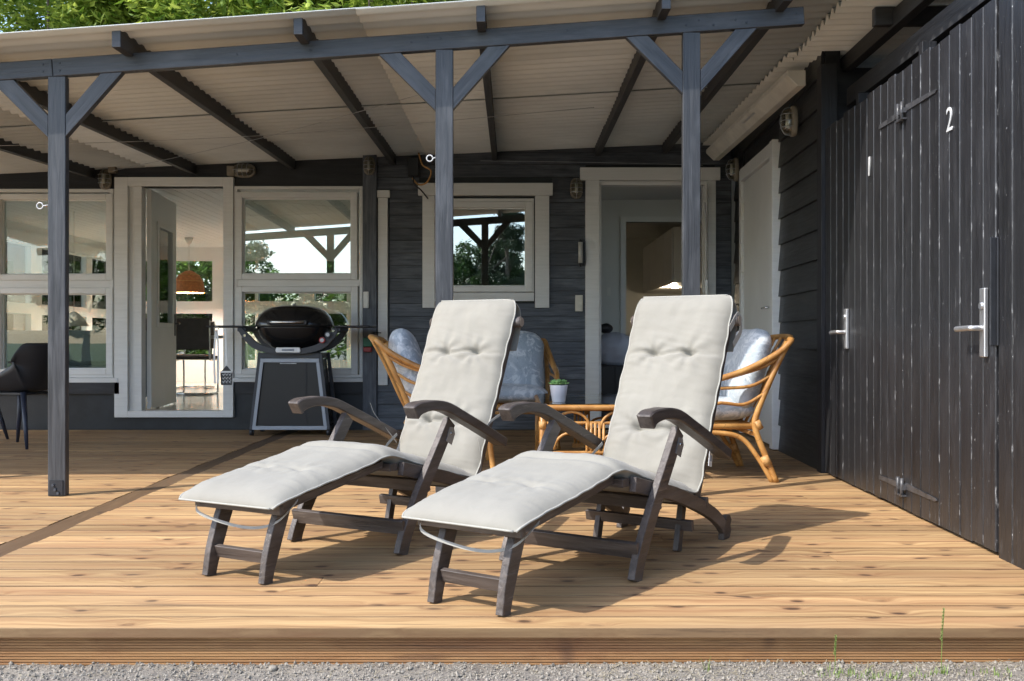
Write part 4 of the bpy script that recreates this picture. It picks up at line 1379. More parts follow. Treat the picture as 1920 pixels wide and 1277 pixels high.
    ribbon([(1.30, -.232, .40), (1.25, -.262, .34), (1.22, -.262, .26), (1.24, -.25, .22)], .014, (.5, 0, -.8)).build('strap', M['strap'], t)
    return t
def chair_rot(deg): return R(90 - deg)      # axis direction (sin, cos)
# local y must point to the viewer's right, so mirror by turning: x axis -> (sin,cos), y axis -> left of it
dc1 = deck_chair((-.981, 3.504, 0), chair_rot(29), 'left deck chair, in front of the grill, with white ties at its cushion edges', 1.3, False)
dc2 = deck_chair((-.142, 3.122, 0), chair_rot(34.2), 'right deck chair, nearest the camera, with a white care tag on its cushion', 7.9, True)
for o in (dc1, dc2): o.scale = (1, -1, 1)

# ------------------------------------------------------------------ rattan set
def pillow_mesh(a, b_, c, e=.35, seed=0, amp=.012, n=40, m_=24):
    def fn(u, v):
        th = -PI / 2 + PI * u; ph = 2 * PI * v
        def sp_(x, p): return math.copysign(abs(x) ** p, x)
        cx, sx = sp_(math.cos(th), e * 1.6), sp_(math.sin(th), 1.0)
        p = Vector((a * cx * sp_(math.cos(ph), e), b_ * cx * sp_(math.sin(ph), e), c * sx))
        d = noise.noise(p * 6 + Vector((seed, 0, 0))) * amp + noise.noise(p * 15 + Vector((seed, 5, 0))) * amp * .4
        return p + p.normalized() * d
    return MB().grid(fn, m_, n, True, wrap=True)

def rattan_chair(loc, rotz, label):
    """local x is forward, z up; origin on the floor between the rear feet"""
    t = thing('rattan_chair', label, 'rattan chair', loc, rotz, 'rattan armchairs round the coffee table')
    C = M['rattan']
    def S(p, s):   # side point with splay: wide at feet and at top of the back
        x, z, w = p
        return Vector((x, s * w, z))
    for s in (-1, 1):
        main = catmull([S((.0, 0, .39), s), S((.06, .16, .365), s), (.115, s * .345, .32), (.10, s * .34, .42), (.02, s * .345, .62), (-.085, s * .34, .84)], 6)
        MB().tube(main, .019, 10).build('back_leg', C, t)
        MB().tube(catmull([S((.022, 0, .385), s), S((.10, .14, .36), s), (.19, s * .335, .255), (.32, s * .33, .292), (.60, s * .32, .30)], 6), .015, 8).build('brace', C, t)
        arm = catmull([(-.105, s * .31, .852), (-.10, s * .345, .845), (-.02, s * .36, .775), (.14, s * .37, .69), (.32, s * .37, .625), (.47, s * .36, .60), (.57, s * .35, .56), (.60, s * .34, .46), (.615, s * .335, .2), (.64, s * .35, 0)], 6)
        MB().tube(arm, .0185, 10).build('armrest', C, t)
        for k, (zb_, xb_, zf_) in enumerate(((.745, -.03, .575), (.64, .02, .53), (.53, .06, .42))):
            pts = catmull([(xb_, s * .345, zb_), (xb_ + .13, s * .355, zb_ - .065), (.36, s * .357, zf_ + .03 if k < 2 else .47), (.50, s * .35, zf_ - (.0 if k < 2 else .06)), (.59, s * .34, zf_ - (.06 if k < 2 else .10))], 5)
            MB().tube(pts, .0105, 7).build('side_cane', C, t)
        MB().tube([(.085, s * .343, .315), (.11, s * .342, .365)], .0235, 10).build('binding', M['binding'], t)
        MB().tube([S((.045, .10, .375), s), S((.07, .155, .366), s)], .027, 10).build('binding', M['binding'], t)
        MB().tube([(.597, s * .342, .40), (.602, s * .339, .46)], .023, 10).build('binding', M['binding'], t)
    top = catmull([(-.105, -.31, .852), (-.15, -.18, .87), (-.165, 0, .875), (-.15, .18, .87), (-.105, .31, .852)], 6)
    MB().tube(top, .0185, 10).build('top_rail', C, t)
    for y in (-.22, -.11, 0, .11, .22):
        MB().tube(catmull([(.11, y, .34), (.03, y, .5), (-.06, y * 1.05, .7), (-.15, y * 1.1, .868)], 4), .010, 7).build('back_cane', C, t)
    for x in (.12, .605):
        MB().tube([(x, -.335, .33), (x, .335, .33)], .018, 9).build('seat_rail', C, t)
        MB().tube([(x, -.325, .285), (x, .325, .285)], .013, 8).build('seat_rail', C, t)
    for s in (-1, 1):
        MB().tube([(.12, s * .325, .33), (.605, s * .325, .33)], .018, 9).build('seat_rail', C, t)
    for i in range(8):
        y = -.26 + i * .52 / 7
        MB().tube([(.12, y, .342), (.605, y, .342)], .008, 6).build('seat_cane', C, t)
    return t
def chair_cushions(loc, rotz, lab_seat, lab_back, seed):
    Mx = Matrix.Translation(loc) @ Matrix.Rotation(rotz, 4, 'Z')
    for nm, size, M4, lab in (('seat_cushion', (.27, .295, .075), Matrix.Translation((.345, 0, .425)), lab_seat),
                              ('back_cushion', (.10, .31, .275), Matrix.Translation((.10, 0, .665)) @ Matrix.Rotation(R(-17), 4, 'Y'), lab_back)):
        mb = pillow_mesh(size[0], size[1], size[2], seed=seed) if nm == 'seat_cushion' else pillow_mesh(size[2], size[1], size[0], seed=seed + 3, amp=.02)
        if nm == 'back_cushion': M4 = M4 @ Matrix.Rotation(PI / 2, 4, 'Y')
        o = mb.build(nm, M['floral'], None, M4=Mx @ M4)
        tag(o, lab, 'cushion', 'blue floral cushions on the rattan chairs')
rc = [((1.57, 6.30, 0), PI + R(2), 'rattan armchair on the right, by the pale side door',
       'seat cushion of the right rattan chair, by the pale side door', 'tall back cushion in the right rattan chair, by the pale side door'),
      ((-.78, 6.62, 0), R(4), 'rattan armchair on the left, between the grill and the left deck chair',
       'seat cushion of the left rattan chair, hidden behind the left deck chair', 'rounded back cushion in the left rattan chair, near the grill'),
      ((-.05, 8.32, 0), -PI / 2 + R(6), 'rattan armchair at the far end, against the boards under the small window',
       'seat cushion of the far rattan chair, under the small window', 'back cushion of the far rattan chair, under the small window')]
children = None
for i, (loc, rz, lab, ls, lb) in enumerate(rc):
    if i == 0:
        proto = rattan_chair(loc, rz, lab)
    else:
        copy_tree(proto, None, loc, rz, lab)
    chair_cushions(loc, rz, ls, lb, i * 5.1)

# coffee table
ct = thing('coffee_table', 'low rattan coffee table with glass top between the rattan chairs', 'coffee table', (.52, 6.75, 0))
hx_, hy_ = .34, .60
C = M['rattan']
def rrect(hx, hy, z, r, n=5):
    out = []
    for (cx, cy, a0) in ((hx - r, hy - r, 0), (-hx + r, hy - r, 90), (-hx + r, -hy + r, 180), (hx - r, -hy + r, 270)):
        for i in range(n + 1):
            a = R(a0 + 90 * i / n)
            out.append((cx + r * math.cos(a), cy + r * math.sin(a), z))
    return out + [out[0]]
MB().tube(rrect(hx_, hy_, .432, .05), .018, 9).build('top_rail', C, ct)
MB().tube(rrect(hx_ - .01, hy_ - .01, .15, .05), .011, 8).build('lower_rail', C, ct)
MB().tube(rrect(hx_ - .015, hy_ - .015, .335, .05), .010, 8).build('lower_rail', C, ct)
MB().prism([(p[0], p[1]) for p in rrect(hx_ - .004, hy_ - .004, 0, .05)[:-1]], .447, .455, 'z').build('glass_top', M['tableglass'], ct)
for sx in (-1, 1):
    for sy in (-1, 1):
        MB().tube([(sx * (hx_ - .01), sy * (hy_ - .01), 0), (sx * (hx_ - .01), sy * (hy_ - .01), .43)], .019, 10).build('leg', C, ct)
        MB().tube([(sx * (hx_ - .055), sy * (hy_ - .01), 0), (sx * (hx_ - .055), sy * (hy_ - .01), .43)], .017, 10).build('leg', C, ct)
        MB().tube([(sx * (hx_ - .01), sy * (hy_ - .01), .30), (sx * (hx_ - .01), sy * (hy_ - .01), .345)], .0235, 10).build('binding', M['binding'], ct)
def arcs(p0, p1, fixed, axis):
    # two lying arches and a bundle of upright canes between
    def Q(a, z): return Vector((a, fixed, z)) if axis == 'x' else Vector((fixed, a, z))
    mid = (p0 + p1) / 2; w = (p1 - p0)
    for s in (-1, 1):
        c = mid + s * w * .26
        rr_ = w * .20
        MB().tube([Q(c + rr_ * math.cos(a), .30 + .105 * math.sin(a)) for a in [PI * i / 12 for i in range(13)]], .009, 7).build('arch', C, ct)
        MB().tube([Q(c + rr_ * math.cos(a), .17 + .105 * math.sin(a)) for a in [PI * i / 12 for i in range(13)]], .009, 7).build('arch', C, ct)
    for i in range(5):
        a = mid + (i - 2) * .026
        MB().tube([Q(a, .06), Q(a, .335)], .009, 7).build('upright_cane', C, ct)
    MB().box(*( (mid - .07, mid + .07, fixed - .014, fixed + .014) if axis == 'x' else (fixed - .014, fixed + .014, mid - .07, mid + .07)), .055, .085).build('binding', M['binding'], ct)
arcs(-hx_ + .06, hx_ - .06, -hy_ + .01, 'x'); arcs(-hx_ + .06, hx_ - .06, hy_ - .01, 'x')
arcs(-hy_ + .04, 0, -hx_ + .01, 'y'); arcs(0, hy_ - .04, -hx_ + .01, 'y')
arcs(-hy_ + .04, 0, hx_ - .01, 'y'); arcs(0, hy_ - .04, hx_ - .01, 'y')

pp_ = thing('potted_succulent', 'small green succulent in a white pot on the glass table', 'potted plant', (.30, 6.33, .4555))
MB().lathe([(0, 0), (.040, 0), (.043, .004), (.048, .040), (.0485, .0405), (.050, .042), (.058, .106), (.058, .109), (.053, .109), (.051, .09), (0, .088)], n=32).build('pot', M['glaze'], pp_)
MB().lathe([(.052, .092), (.03, .096), (0, .098)], n=16).build('soil', M['soil'], pp_)
rnd = random.Random(2)
for k in range(6):
    a0 = k * 1.05 + .3; rr_ = .034 if k < 5 else 0
    cx, cy = rr_ * math.cos(a0), rr_ * math.sin(a0)
    mb = MB()
    for ring_ in range(3):
        for j in range(7 - ring_):
            a = 2 * PI * j / (7 - ring_) + ring_ * .4
            tilt = R(18 + ring_ * 27)
            Lf = .030 - ring_ * .006
            Mx = Matrix.Translation((cx, cy, .112 + ring_ * .005)) @ Matrix.Scale(1.35, 4) @ Matrix.Rotation(a, 4, 'Z') @ Matrix.Rotation(-tilt, 4, 'Y')
            def fn(u, v, Mx=Mx, Lf=Lf):
                w = 2 * PI * v
                r_ = .0085 * (math.sin(PI * min(1, u * .85 + .1)) ** .7) * (1 if u < .97 else .1)
                return Mx @ Vector((Lf * u, r_ * math.cos(w), r_ * .45 * math.sin(w)))
            mb.grid(fn, 6, 6, True, wrap=True)
    mb.build('rosette', M['succ'], pp_)

# ------------------------------------------------------------------ grill
gr_ = thing('gas_grill', 'black domed gas grill on a grey framed cart by the house wall', 'grill', (-1.985, 9.02, 0))
yf, yb_ = -.19, .19
for s in (-1, 1):
    for yy_ in (yf, yb_):
        plank('leg', (s * .345, yy_, .055), (s * .268, yy_, .74), .035, .03, M['grilgrey'], gr_, side=(0, 1, 0))
        wv = MB().tube([(s * .345 - .016, yy_, .03), (s * .345 + .016, yy_, .03)], .03, 14)
        w_ = wv.build('wheel', M['blackplast'], gr_)
        MB().tube([(s * .345 - .018, yy_, .03), (s * .345 + .018, yy_, .03)], .010, 8).build('hub', M['steel'], w_)
    plank('frame_trim', (s * .318, yf - .0195, .085), (s * .250, yf - .0195, .655), .004, .030, M['grilframe'], gr_, side=(0, 1, 0))
    plank('side_panel', (s * .31, 0, .10), (s * .255, 0, .68), .33, .006, M['grilpanel'], gr_, side=(0, 1, 0), bevel=0)
plank('frame_trim', (-.335, yf - .0195, .07), (.335, yf - .0195, .07), .004, .035, M['grilframe'], gr_, side=(0, 1, 0))
plank('frame_trim', (-.262, yf - .0195, .672), (.262, yf - .0195, .672), .004, .035, M['grilframe'], gr_, side=(0, 1, 0))
MB().prism([(-.30, .09), (.30, .09), (.245, .655), (-.245, .655)], yf - .002, yf + .004, 'y').build('door_panel', M['grilpanel'], gr_)
MB().box(.135, .150, yf - .006, yf - .0025, .095, .652).build('door_gap', M['black'], gr_)
MB().box(-.09, .06, yf - .014, yf - .003, .640, .650).build('door_pull', M['steel'], gr_, .002)
MB().box(-.33, .33, yf + .02, yb_ - .02, .055, .075).build('bottom_shelf', M['grilpanel'], gr_)
MB().box(-.27, .27, yf - .02, yb_, .69, .74).build('cart_top', M['grilgrey'], gr_, .004)
# bowl and lid
def ovalshell(prof, nm, mat, bevel=0):
    n = 40; vs = []; 
    for (rx, ry, z) in prof:
        for j in range(n):
            w = 2 * PI * j / n
            c_, s_ = math.cos(w), math.sin(w)
            vs.append((rx * math.copysign(abs(c_) ** .85, c_), ry * math.copysign(abs(s_) ** .85, s_), z))
    fs = [(i * n + j, i * n + (j + 1) % n, (i + 1) * n + (j + 1) % n, (i + 1) * n + j) for i in range(len(prof) - 1) for j in range(n)]
    fs += [tuple(range(n)), tuple(range((len(prof) - 1) * n, len(prof) * n))]
    return MB().add(vs, fs, True).build(nm, mat, gr_)
bowl = ovalshell([(.12, .09, .765), (.20, .15, .79), (.27, .205, .835), (.315, .24, .90), (.335, .255, .965), (.338, .257, .975)], 'bowl', M['grilblack'])
lid = ovalshell([(.352, .268, .975), (.355, .27, .985), (.345, .262, 1.02), (.318, .243, 1.075), (.275, .213, 1.12), (.21, .165, 1.152), (.12, .095, 1.168), (.03, .02, 1.172)], 'lid', M['grilblack'])
mb = MB().tube([(-.15, -.315, 1.012), (.15, -.315, 1.012)], .013, 10)
mb.build('handle', M['chrome'], lid)
mb = MB(); mb.box(-.175, -.15, -.325, -.245, .99, 1.03); mb.box(.15, .175, -.325, -.245, .99, 1.03); mb.box(-.16, .16, -.30, -.262, .985, .997)
mb.build('handle_bracket', M['blackplast'], lid, .004)
MB().tube([(0, -.03, 1.170), (0, -.03, 1.186)], .016, 14).build('thermometer', M['steel'], lid)
# cradle: curved band across the front
def cradle(y0, y1, nm):
    up = catmull([(-.42, 0, .965), (-.36, 0, .905), (-.27, 0, .825), (-.14, 0, .785), (0, 0, .775), (.14, 0, .785), (.27, 0, .825), (.36, 0, .905), (.42, 0, .965)], 5)
    lw = catmull([(-.44, 0, .93), (-.39, 0, .855), (-.30, 0, .775), (-.15, 0, .735), (0, 0, .728), (.15, 0, .735), (.30, 0, .775), (.39, 0, .855), (.44, 0, .93)], 5)
    n = len(up); vs = []
    for a, b_ in zip(up, lw):
        vs += [(a.x, y0, a.z), (b_.x, y0, b_.z), (a.x, y1, a.z), (b_.x, y1, b_.z)]
    fs = []
    for i in range(n - 1):
        a, b_ = 4 * i, 4 * i + 4
        fs += [(a, a + 1, b_ + 1, b_), (a + 2, b_ + 2, b_ + 3, a + 3), (a, b_, b_ + 2, a + 2), (a + 1, a + 3, b_ + 3, b_ + 1)]
    fs += [(0, 2, 3, 1), (4 * n - 4, 4 * n - 3, 4 * n - 1, 4 * n - 2)]
    return MB().add(vs, fs, False).build(nm, M['grilgrey'], gr_)
cradle(-.265, -.215, 'front_cradle'); cradle(.19, .23, 'rear_cradle')
bd = MB().prism([(-.105, .742), (.105, .742), (.112, .758), (.105, .79), (-.105, .79), (-.112, .758)], -.278, -.266, 'y').build('badge', M['metal'], gr_, .003)
MB().box(-.055, .055, -.2795, -.2785, .758, .774).build('badge_print', M['ink'], bd)
for (x, z, mt, r_) in ((.305, .853, 'redplastic', .027), (.355, .902, 'grilgrey', .027)):
    k = MB().tube([(x, -.300, z), (x, -.262, z)], r_, 18).build('knob', M[mt], gr_)
    MB().tube([(x, -.303, z), (x, -.2995, z)], r_ * .62, 16).build('knob_cap', M['steel'], k)
for (x, z) in ((-.385, .895), (.40, .935)):
    MB().tube([(x, -.275, z), (x, -.262, z)], .011, 10).build('bolt', M['chrome'], gr_)
for s, a, b_ in ((-1, -.735, -.40), (1, .40, .72)):
    sh = MB().box(a, b_, -.25, .18, .966, .984).build('side_shelf', M['blackplast'], gr_, .006)
    MB().box(min(s * .38, s * .46), max(s * .38, s * .46), -.24, .17, .93, .965).build('shelf_bracket', M['grilgrey'], gr_, .005)
# utensils hanging from the left shelf
tg = thing('tongs', 'steel barbecue tongs hanging from the left shelf of the grill', 'tongs', (-2.62, 8.745, .95), world=True)
for s in (-1, 1):
    MB().bar(catmull([(-2.62 + s * .004, 8.745, .94), (-2.62 + s * .016, 8.745, .80), (-2.62 + s * .018, 8.745, .60), (-2.62 + s * .012, 8.745, .47)], 4), .004, .016, side=(0, 1, 0)).build('arm', M['metal'], tg)
MB().tube([(-2.62 + .018 * math.cos(a), 8.745, .955 + .022 * math.sin(a)) for a in [2 * PI * i / 14 for i in range(15)]], .003, 6).build('loop', M['steel'], tg)
spn = thing('spatula', 'steel spatula with a slotted black blade hanging from the grill shelf', 'spatula', (-2.53, 8.745, .95), world=True)
MB().bar([(-2.54, 8.745, .955), (-2.535, 8.745, .80), (-2.53, 8.745, .60)], .004, .016, side=(0, 1, 0)).build('handle', M['metal'], spn)
MB().prism([(-2.575, .575), (-2.485, .575), (-2.525, .625), (-2.535, .625)], 8.742, 8.748, 'y').build('neck', M['blackplast'], spn)
bl = MB().prism([(-2.578, .455), (-2.482, .455), (-2.475, .57), (-2.585, .57)], 8.740, 8.745, 'y').build('blade', M['blackplast'], spn)
MB().box(-2.585, -2.475, 8.738, 8.7395, .565, .58).build('blade_edge', M['metal'], bl)
for i in range(3):
    for j in range(3):
        MB().box(-.010, .010, -.0008, .0008, -.002, .002, Matrix.Translation((-2.557 + i * .028, 8.7385, .48 + j * .032)) @ Matrix.Rotation(R(45), 4, 'Y')).build('slot', M['metal'], bl)
        MB().box(-.010, .010, -.0008, .0008, -.002, .002, Matrix.Translation((-2.545 + i * .026, 8.7372, .492 + j * .030)) @ Matrix.Rotation(R(-45), 4, 'Y')).build('slot', M['metal'], bl)

# ------------------------------------------------------------------ black plastic chairs at the left
def tub_chair(loc, rotz, label):
    t = thing('plastic_chair', label, 'chair', loc, rotz, 'black plastic armchairs at the left edge')
    def fn(u, v):
        # v 0 front edge of the seat, 1 top of the back; u across
        q = 2 * u - 1
        if v < .5:
            f = v / .5
            x = .22 - .42 * f; z = .455 - .02 * math.sin(PI * f)
            side_z = (abs(q) ** 4) * (.05 + .20 * f); side_w = .235 + .02 * f
        else:
            f = (v - .5) / .5
            x = -.20 - .085 * math.sin(f * PI / 2); z = .455 + .375 * f
            side_z = (abs(q) ** 4) * .20 * (1 - f) ** 1.2; side_w = .255 + .01 * f
        wrap = (abs(q) ** 2.2) * (.16 * min(1, max(0, (v - .42) / .3)))
        corner = max(0, abs(q) - .72) / .28
        z -= .13 * corner ** 2 * max(0, (v - .6) / .4)
        return Vector((x + wrap, q * side_w * (1 - .04 * max(0, v - .6)), z + side_z))
    mb = MB().grid(fn, 29, 33, True)
    o = mb.build('shell', M['blackplast'], t, fix=False)
    sm = o.modifiers.new('thickness', 'SOLIDIFY'); sm.thickness = .008
    for sx in (-1, 1):
        for sy in (-1, 1):
            p0 = (sx * .13 - .02, sy * .15, .44); p1 = (sx * .23 - .02, sy * .235, .0)
            MB().tube([p0, (p0[0] * .4 + p1[0] * .6, p0[1] * .4 + p1[1] * .6, .176), p1], [.024, .019, .012], 10).build('leg', M['navylegs'], t)
    MB().box(-.16, .14, -.15, .15, .415, .44).build('seat_support', M['blackplast'], t, .006)
    return t
tc0 = tub_chair((-3.98, 7.98, 0), PI - R(12), 'black plastic armchair just left of the left veranda post')
copy_tree(tc0, None, (-4.62, 8.35, 0), R(-20), 'black plastic armchair cut off by the left picture edge, behind the other one')

# ------------------------------------------------------------------ things inside the sun room
pl = thing('pendant_lamp', 'orange wicker dome lamp lit inside the open glazed door', 'pendant lamp', (-4.78, 14.6, 1.56))
prof = [(.225, 0), (.226, .02), (.205, .16), (.15, .255), (.06, .315), (.02, .325)]
prof2 = prof + [(p[0] - .008, p[1] - .004) for p in prof[::-1]]
MB().lathe(prof2, n=36).build('shade', M['wicker'], pl)
for z_, r_ in ((.0, .228), (.165, .206), (.258, .151)):
    MB().tube([(r_ * math.cos(a), r_ * math.sin(a), z_) for a in [2 * PI * i / 28 for i in range(29)]], .006, 6).build('hoop', M['binding'], pl)
MB().tube([(0, 0, .32), (0, 0, ZC - 1.56)], .004, 6).build('cord', M['platewh'], pl)
MB().lathe([(0, ZC - 1.56 - .09), (.03, ZC - 1.56 - .09), (.065, ZC - 1.56 - .002), (0, ZC - 1.56 - .002)], n=16).build('ceiling_cup', M['platewh'], pl)
MB().lathe([(0, .10), (.028, .115), (.034, .145), (.02, .19), (.0, .20)], n=14).build('bulb', M['bulb'], pl)
wl_ = thing('pendant_lamp', 'small white pendant lamp behind the lower left window', 'pendant lamp', (-5.15, 11.6, 1.02))
MB().lathe([(.17, 0), (.17, .01), (.10, .10), (.04, .16), (.02, .17), (.0, .17)], n=24).build('shade', M['platewh'], wl_)
MB().tube([(0, 0, .17), (0, 0, ZC - 1.02)], .003, 5).build('cord', M['platewh'], wl_)

dt = thing('dining_table', 'pale dining table inside behind the open door', 'table', (-4.35, 13.2, ZF))
MB().box(-.95, .95, -.45, .45, .70, .74).build('tabletop', M['tabletop'], dt, .004)
for sx in (-1, 1):
    for sy in (-1, 1):
        MB().box(sx * .88 - .03, sx * .88 + .03, sy * .38 - .03, sy * .38 + .03, 0, .70).build('leg', M['tabletop'], dt)
def cantilever(loc, rotz, label):
    t = thing('dining_chair', label, 'chair', loc, rotz, 'brown cantilever chairs at the dining table')
    MB().box(-.22, .22, -.21, .21, .44, .48).build('seat', M['browned'], t, .012)
    MB().box(-.22, .22, -.235, -.205, .56, .95).build('backrest', M['browned'], t, .010)
    for s in (-1, 1):
        MB().tube(catmull([(s * .215, -.22, .93), (s * .215, -.215, .50), (s * .215, -.15, .435), (s * .215, .14, .435), (s * .215, .20, .38), (s * .215, .20, .06), (s * .215, .16, .012), (s * .215, -.22, .012)], 4), .0125, 8).build('leg', M['chrome'], t)
    MB().tube([(-.215, -.22, .012), (.215, -.22, .012)], .0125, 8).build('leg', M['chrome'], t)
    return t
c0 = cantilever((-4.55, 12.45, ZF), 0, 'brown cantilever chair inside, left one seen through the open door')
copy_tree(c0, None, (-3.98, 12.45, ZF), R(3), 'brown cantilever chair inside, right one seen through the open door')
pls = bpy.data.lights.new('pendant_light', 'POINT'); pls.energy = 60; pls.color = (1, .92, .8); pls.shadow_soft_size = .04
plo = bpy.data.objects.new('pendant_light', pls); place(plo, pl, Matrix.Translation((0, 0, .06)))
copy_tree(c0, None, (-4.5, 13.98, ZF), PI, 'brown cantilever chair inside, on the far side of the dining table')
sf_ = thing('sofa', 'grey sofa inside behind the lower left window', 'sofa', (-4.75, 10.7, ZF))
MB().box(-.95, .95, -.42, .42, .08, .42).build('seat', M['sofa'], sf_, .03)
MB().box(-.95, .95, -.44, -.22, .42, .78).build('backrest', M['sofa'], sf_, .04)
MB().box(.75, .95, -.2, .42, .42, .60).build('armrest', M['sofa'], sf_, .03)
MB().box(-.95, -.75, -.2, .42, .42, .60).build('armrest', M['sofa'], sf_, .03)
for x, lab in ((-.78, 0), (.78, 1)):
    for y in (-.35, .35):
        MB().tube([(x, y, 0), (x, y, .08)], .02, 8).build('leg', M['browned'], sf_)
st = thing('linen_basket', 'black low cabinet just inside the open kitchen door', 'cabinet', (1.06, 10.15, .15))
MB().box(-.22, .16, -.2, .22, 0, .45).build('body', M['black'], st, .005)
MB().box(-.215, -.03, -.206, -.201, .03, .43).build('cabinet_door', M['grilpanel'], st, .003)
MB().box(-.02, .155, -.206, -.201, .03, .43).build('cabinet_door', M['grilpanel'], st, .003)
o = pillow_mesh(.2, .2, .17, e=.5, seed=8, amp=.03).build('folded_duvet', M['linen'], None, M4=Matrix.Translation((1.03, 10.13, .76)))
tag(o, 'white folded duvet on the black cabinet inside the kitchen door', 'duvet')
o = pillow_mesh(.07, .06, .05, e=.6, seed=3, amp=.02, n=20, m_=12).build('black_pouch', M['blackplast'], None, M4=Matrix.Translation((.95, 10.1, .975)))
tag(o, 'small black pouch lying on the folded duvet inside the door', 'pouch')
cu_ = thing('curtain', 'white curtain at the left wall inside the sun room', 'curtain', (XL + .06, 9.72, ZF), world=True)
def cur(u, v):
    return Vector((XL + .10 + .03 * math.sin(v * 40), 9.58 + .16 * v, ZF + .05 + 1.95 * u))
o = MB().grid(cur, 4, 50, True).build('cloth', M['curtain'], cu_, fix=False)

# ------------------------------------------------------------------ trees
def leaf_cloud(centers, n_leaf, size, rnd, flat=.5, aspect=.45):
    mb = MB(); vs = []; fs = []
    for (c, r_) in centers:
        for _ in range(n_leaf):
            d = Vector((rnd.gauss(0, 1), rnd.gauss(0, 1), rnd.gauss(0, 1)))
            d.normalize()
            p = c + Vector((d.x, d.y, d.z * .75)) * r_ * rnd.uniform(.45, 1.05)
            a = Vector((rnd.gauss(0, 1), rnd.gauss(0, 1), rnd.gauss(0, .45) - .35)).normalized()
            b_ = a.cross(Vector((rnd.gauss(0, .5), rnd.gauss(0, .5), 1))).normalized()
            s = size * rnd.uniform(.6, 1.3)
            n0 = len(vs)
            nn = a.cross(b_)
            vs += [p, p + a * s * .5 + b_ * s * aspect * .5 + nn * s * .06, p + a * s, p + a * s * .5 - b_ * s * aspect * .5 + nn * s * .06]
            fs.append((n0, n0 + 1, n0 + 2, n0 + 3))
    return vs, fs
def crown_mesh(name, rx, ry, rz, n_clump, n_leaf, size, mat, seed, zc, hollow=.35, taper=0.0, aspect=.45):
    rnd = random.Random(seed)
    cs = []
    while len(cs) < n_clump:
        d = Vector((rnd.uniform(-1, 1), rnd.uniform(-1, 1), rnd.uniform(-1, 1)))
        L = d.length
        if L > 1 or L < hollow: continue
        k = 1 - taper * (d.z * .5 + .5)
        cs.append((Vector((d.x * rx * k, d.y * ry * k, zc + d.z * rz)), rnd.uniform(.13, .24) * min(rx, rz)))
    vs, fs = leaf_cloud(cs, n_leaf, size, rnd, aspect=aspect)
    me = bpy.data.meshes.new(name)
    me.from_pydata([tuple(v) for v in vs], [], fs)
    me.materials.append(mat)
    me.update()
    return me, cs
def trunk_mesh(h, r0, cs, seed):
    rnd = random.Random(seed)
    mb = MB()
    pts = [Vector((0, 0, 0))]
    for i in range(1, 7):
        pts.append(Vector((rnd.uniform(-.1, .1) * i * .4, rnd.uniform(-.1, .1) * i * .4, h * i / 6)))
    mb.tube(pts, [r0 * (1.25 if i == 0 else 1 - .75 * i / 6) for i in range(7)], 9)
    for c, _ in rnd.sample(cs, min(14, len(cs))):
        i = rnd.randint(2, 5)
        a = pts[i]
        mid = a.lerp(c, .5) + Vector((0, 0, .15))
        mb.tube(catmull([a, mid, c], 3), [r0 * .32 * (1 - .8 * k / 6) for k in range(7)], 6)
    return mb
def tree(name, label, cat, loc, crown, h, r0, group, scale=1.0, rot=0.0, seed=1):
    me, cs = crown
    t = thing(name, label, cat, loc, rot, group)
    t.scale = (scale,) * 3
    tr = trunk_mesh(h, r0, cs, seed).build('trunk', M['bark'], t, center=False)
    o = bpy.data.objects.new('crown', me)
    place(o, t, Matrix.Identity(4))
    return t
GZ = -.12
crA = crown_mesh('crown_a', 2.7, 2.4, 2.6, 120, 230, .21, M['leaf'], 21, 5.9, .35, aspect=.36)
crB = crown_mesh('crown_b', 2.4, 2.4, 2.9, 95, 170, .26, M['leaf_d'], 22, 4.6, .35)
crC = crown_mesh('crown_c', 1.6, 1.6, 4.2, 90, 190, .22, M['needle'], 23, 5.2, .3, .75, aspect=.22)
crH = crown_mesh('crown_h', 1.5, 1.1, 1.45, 60, 150, .15, M['leaf_m'], 24, 1.5, .2)
back_tr = [(-9.6, 20.6, 1.12, 0, 'leftmost'), (-6.4, 21.3, 1.16, 1.3, ''), (-3.1, 20.8, 1.2, 2.6, '')]
labs = ['bright green leafy tree rising over the roof at the top left corner', 'bright green leafy tree over the roof, right of the corner tree', 'bright green leafy tree over the roof where the leaves end']
t0 = None
children = None
for (x, y, s, r_, _), lab in zip(back_tr, labs):
    if t0 is None:
        t0 = tree('leafy_tree', lab, 'tree', (x, y, GZ), crA, 5.5, .2, 'bright trees behind the house', s, r_)
    else:
        c = copy_tree(t0, None, (x, y, GZ), r_, lab); c.scale = (s,) * 3
sh0 = None
i = 0
hedge_x = [(-14.5, 19.4), (-12.2, 18.7), (-10.0, 19.3), (-7.8, 18.6), (-5.8, 19.2), (-3.7, 18.7), (-1.6, 19.2)]
for (x, y) in hedge_x:
    lab = ['first', 'second', 'third', 'fourth', 'fifth', 'sixth', 'seventh'][i] + ' dense green shrub from the left in the hedge behind the house'
    if sh0 is None: sh0 = tree('hedge_shrub', lab, 'shrub', (x, y, GZ), crH, 1.6, .06, 'hedge shrubs behind the house', 1.1, 0)
    else:
        c = copy_tree(sh0, None, (x, y, GZ), i * 1.1, lab); c.scale = (1.1 + .1 * (i % 2),) * 3
    i += 1
for (x, y, r_) in ((-12.4, 9.8, .4), (-12.8, 12.9, 2.2), (-12.5, 16.2, 4.0)):
    c = copy_tree(sh0, None, (x, y, GZ), r_, {.4: 'nearest', 2.2: 'middle', 4.0: 'farthest'}[r_] + ' green shrub left of the sun room, outside its side windows'); c.scale = (1.25,) * 3
    c['group'] = 'hedge shrubs left of the house'
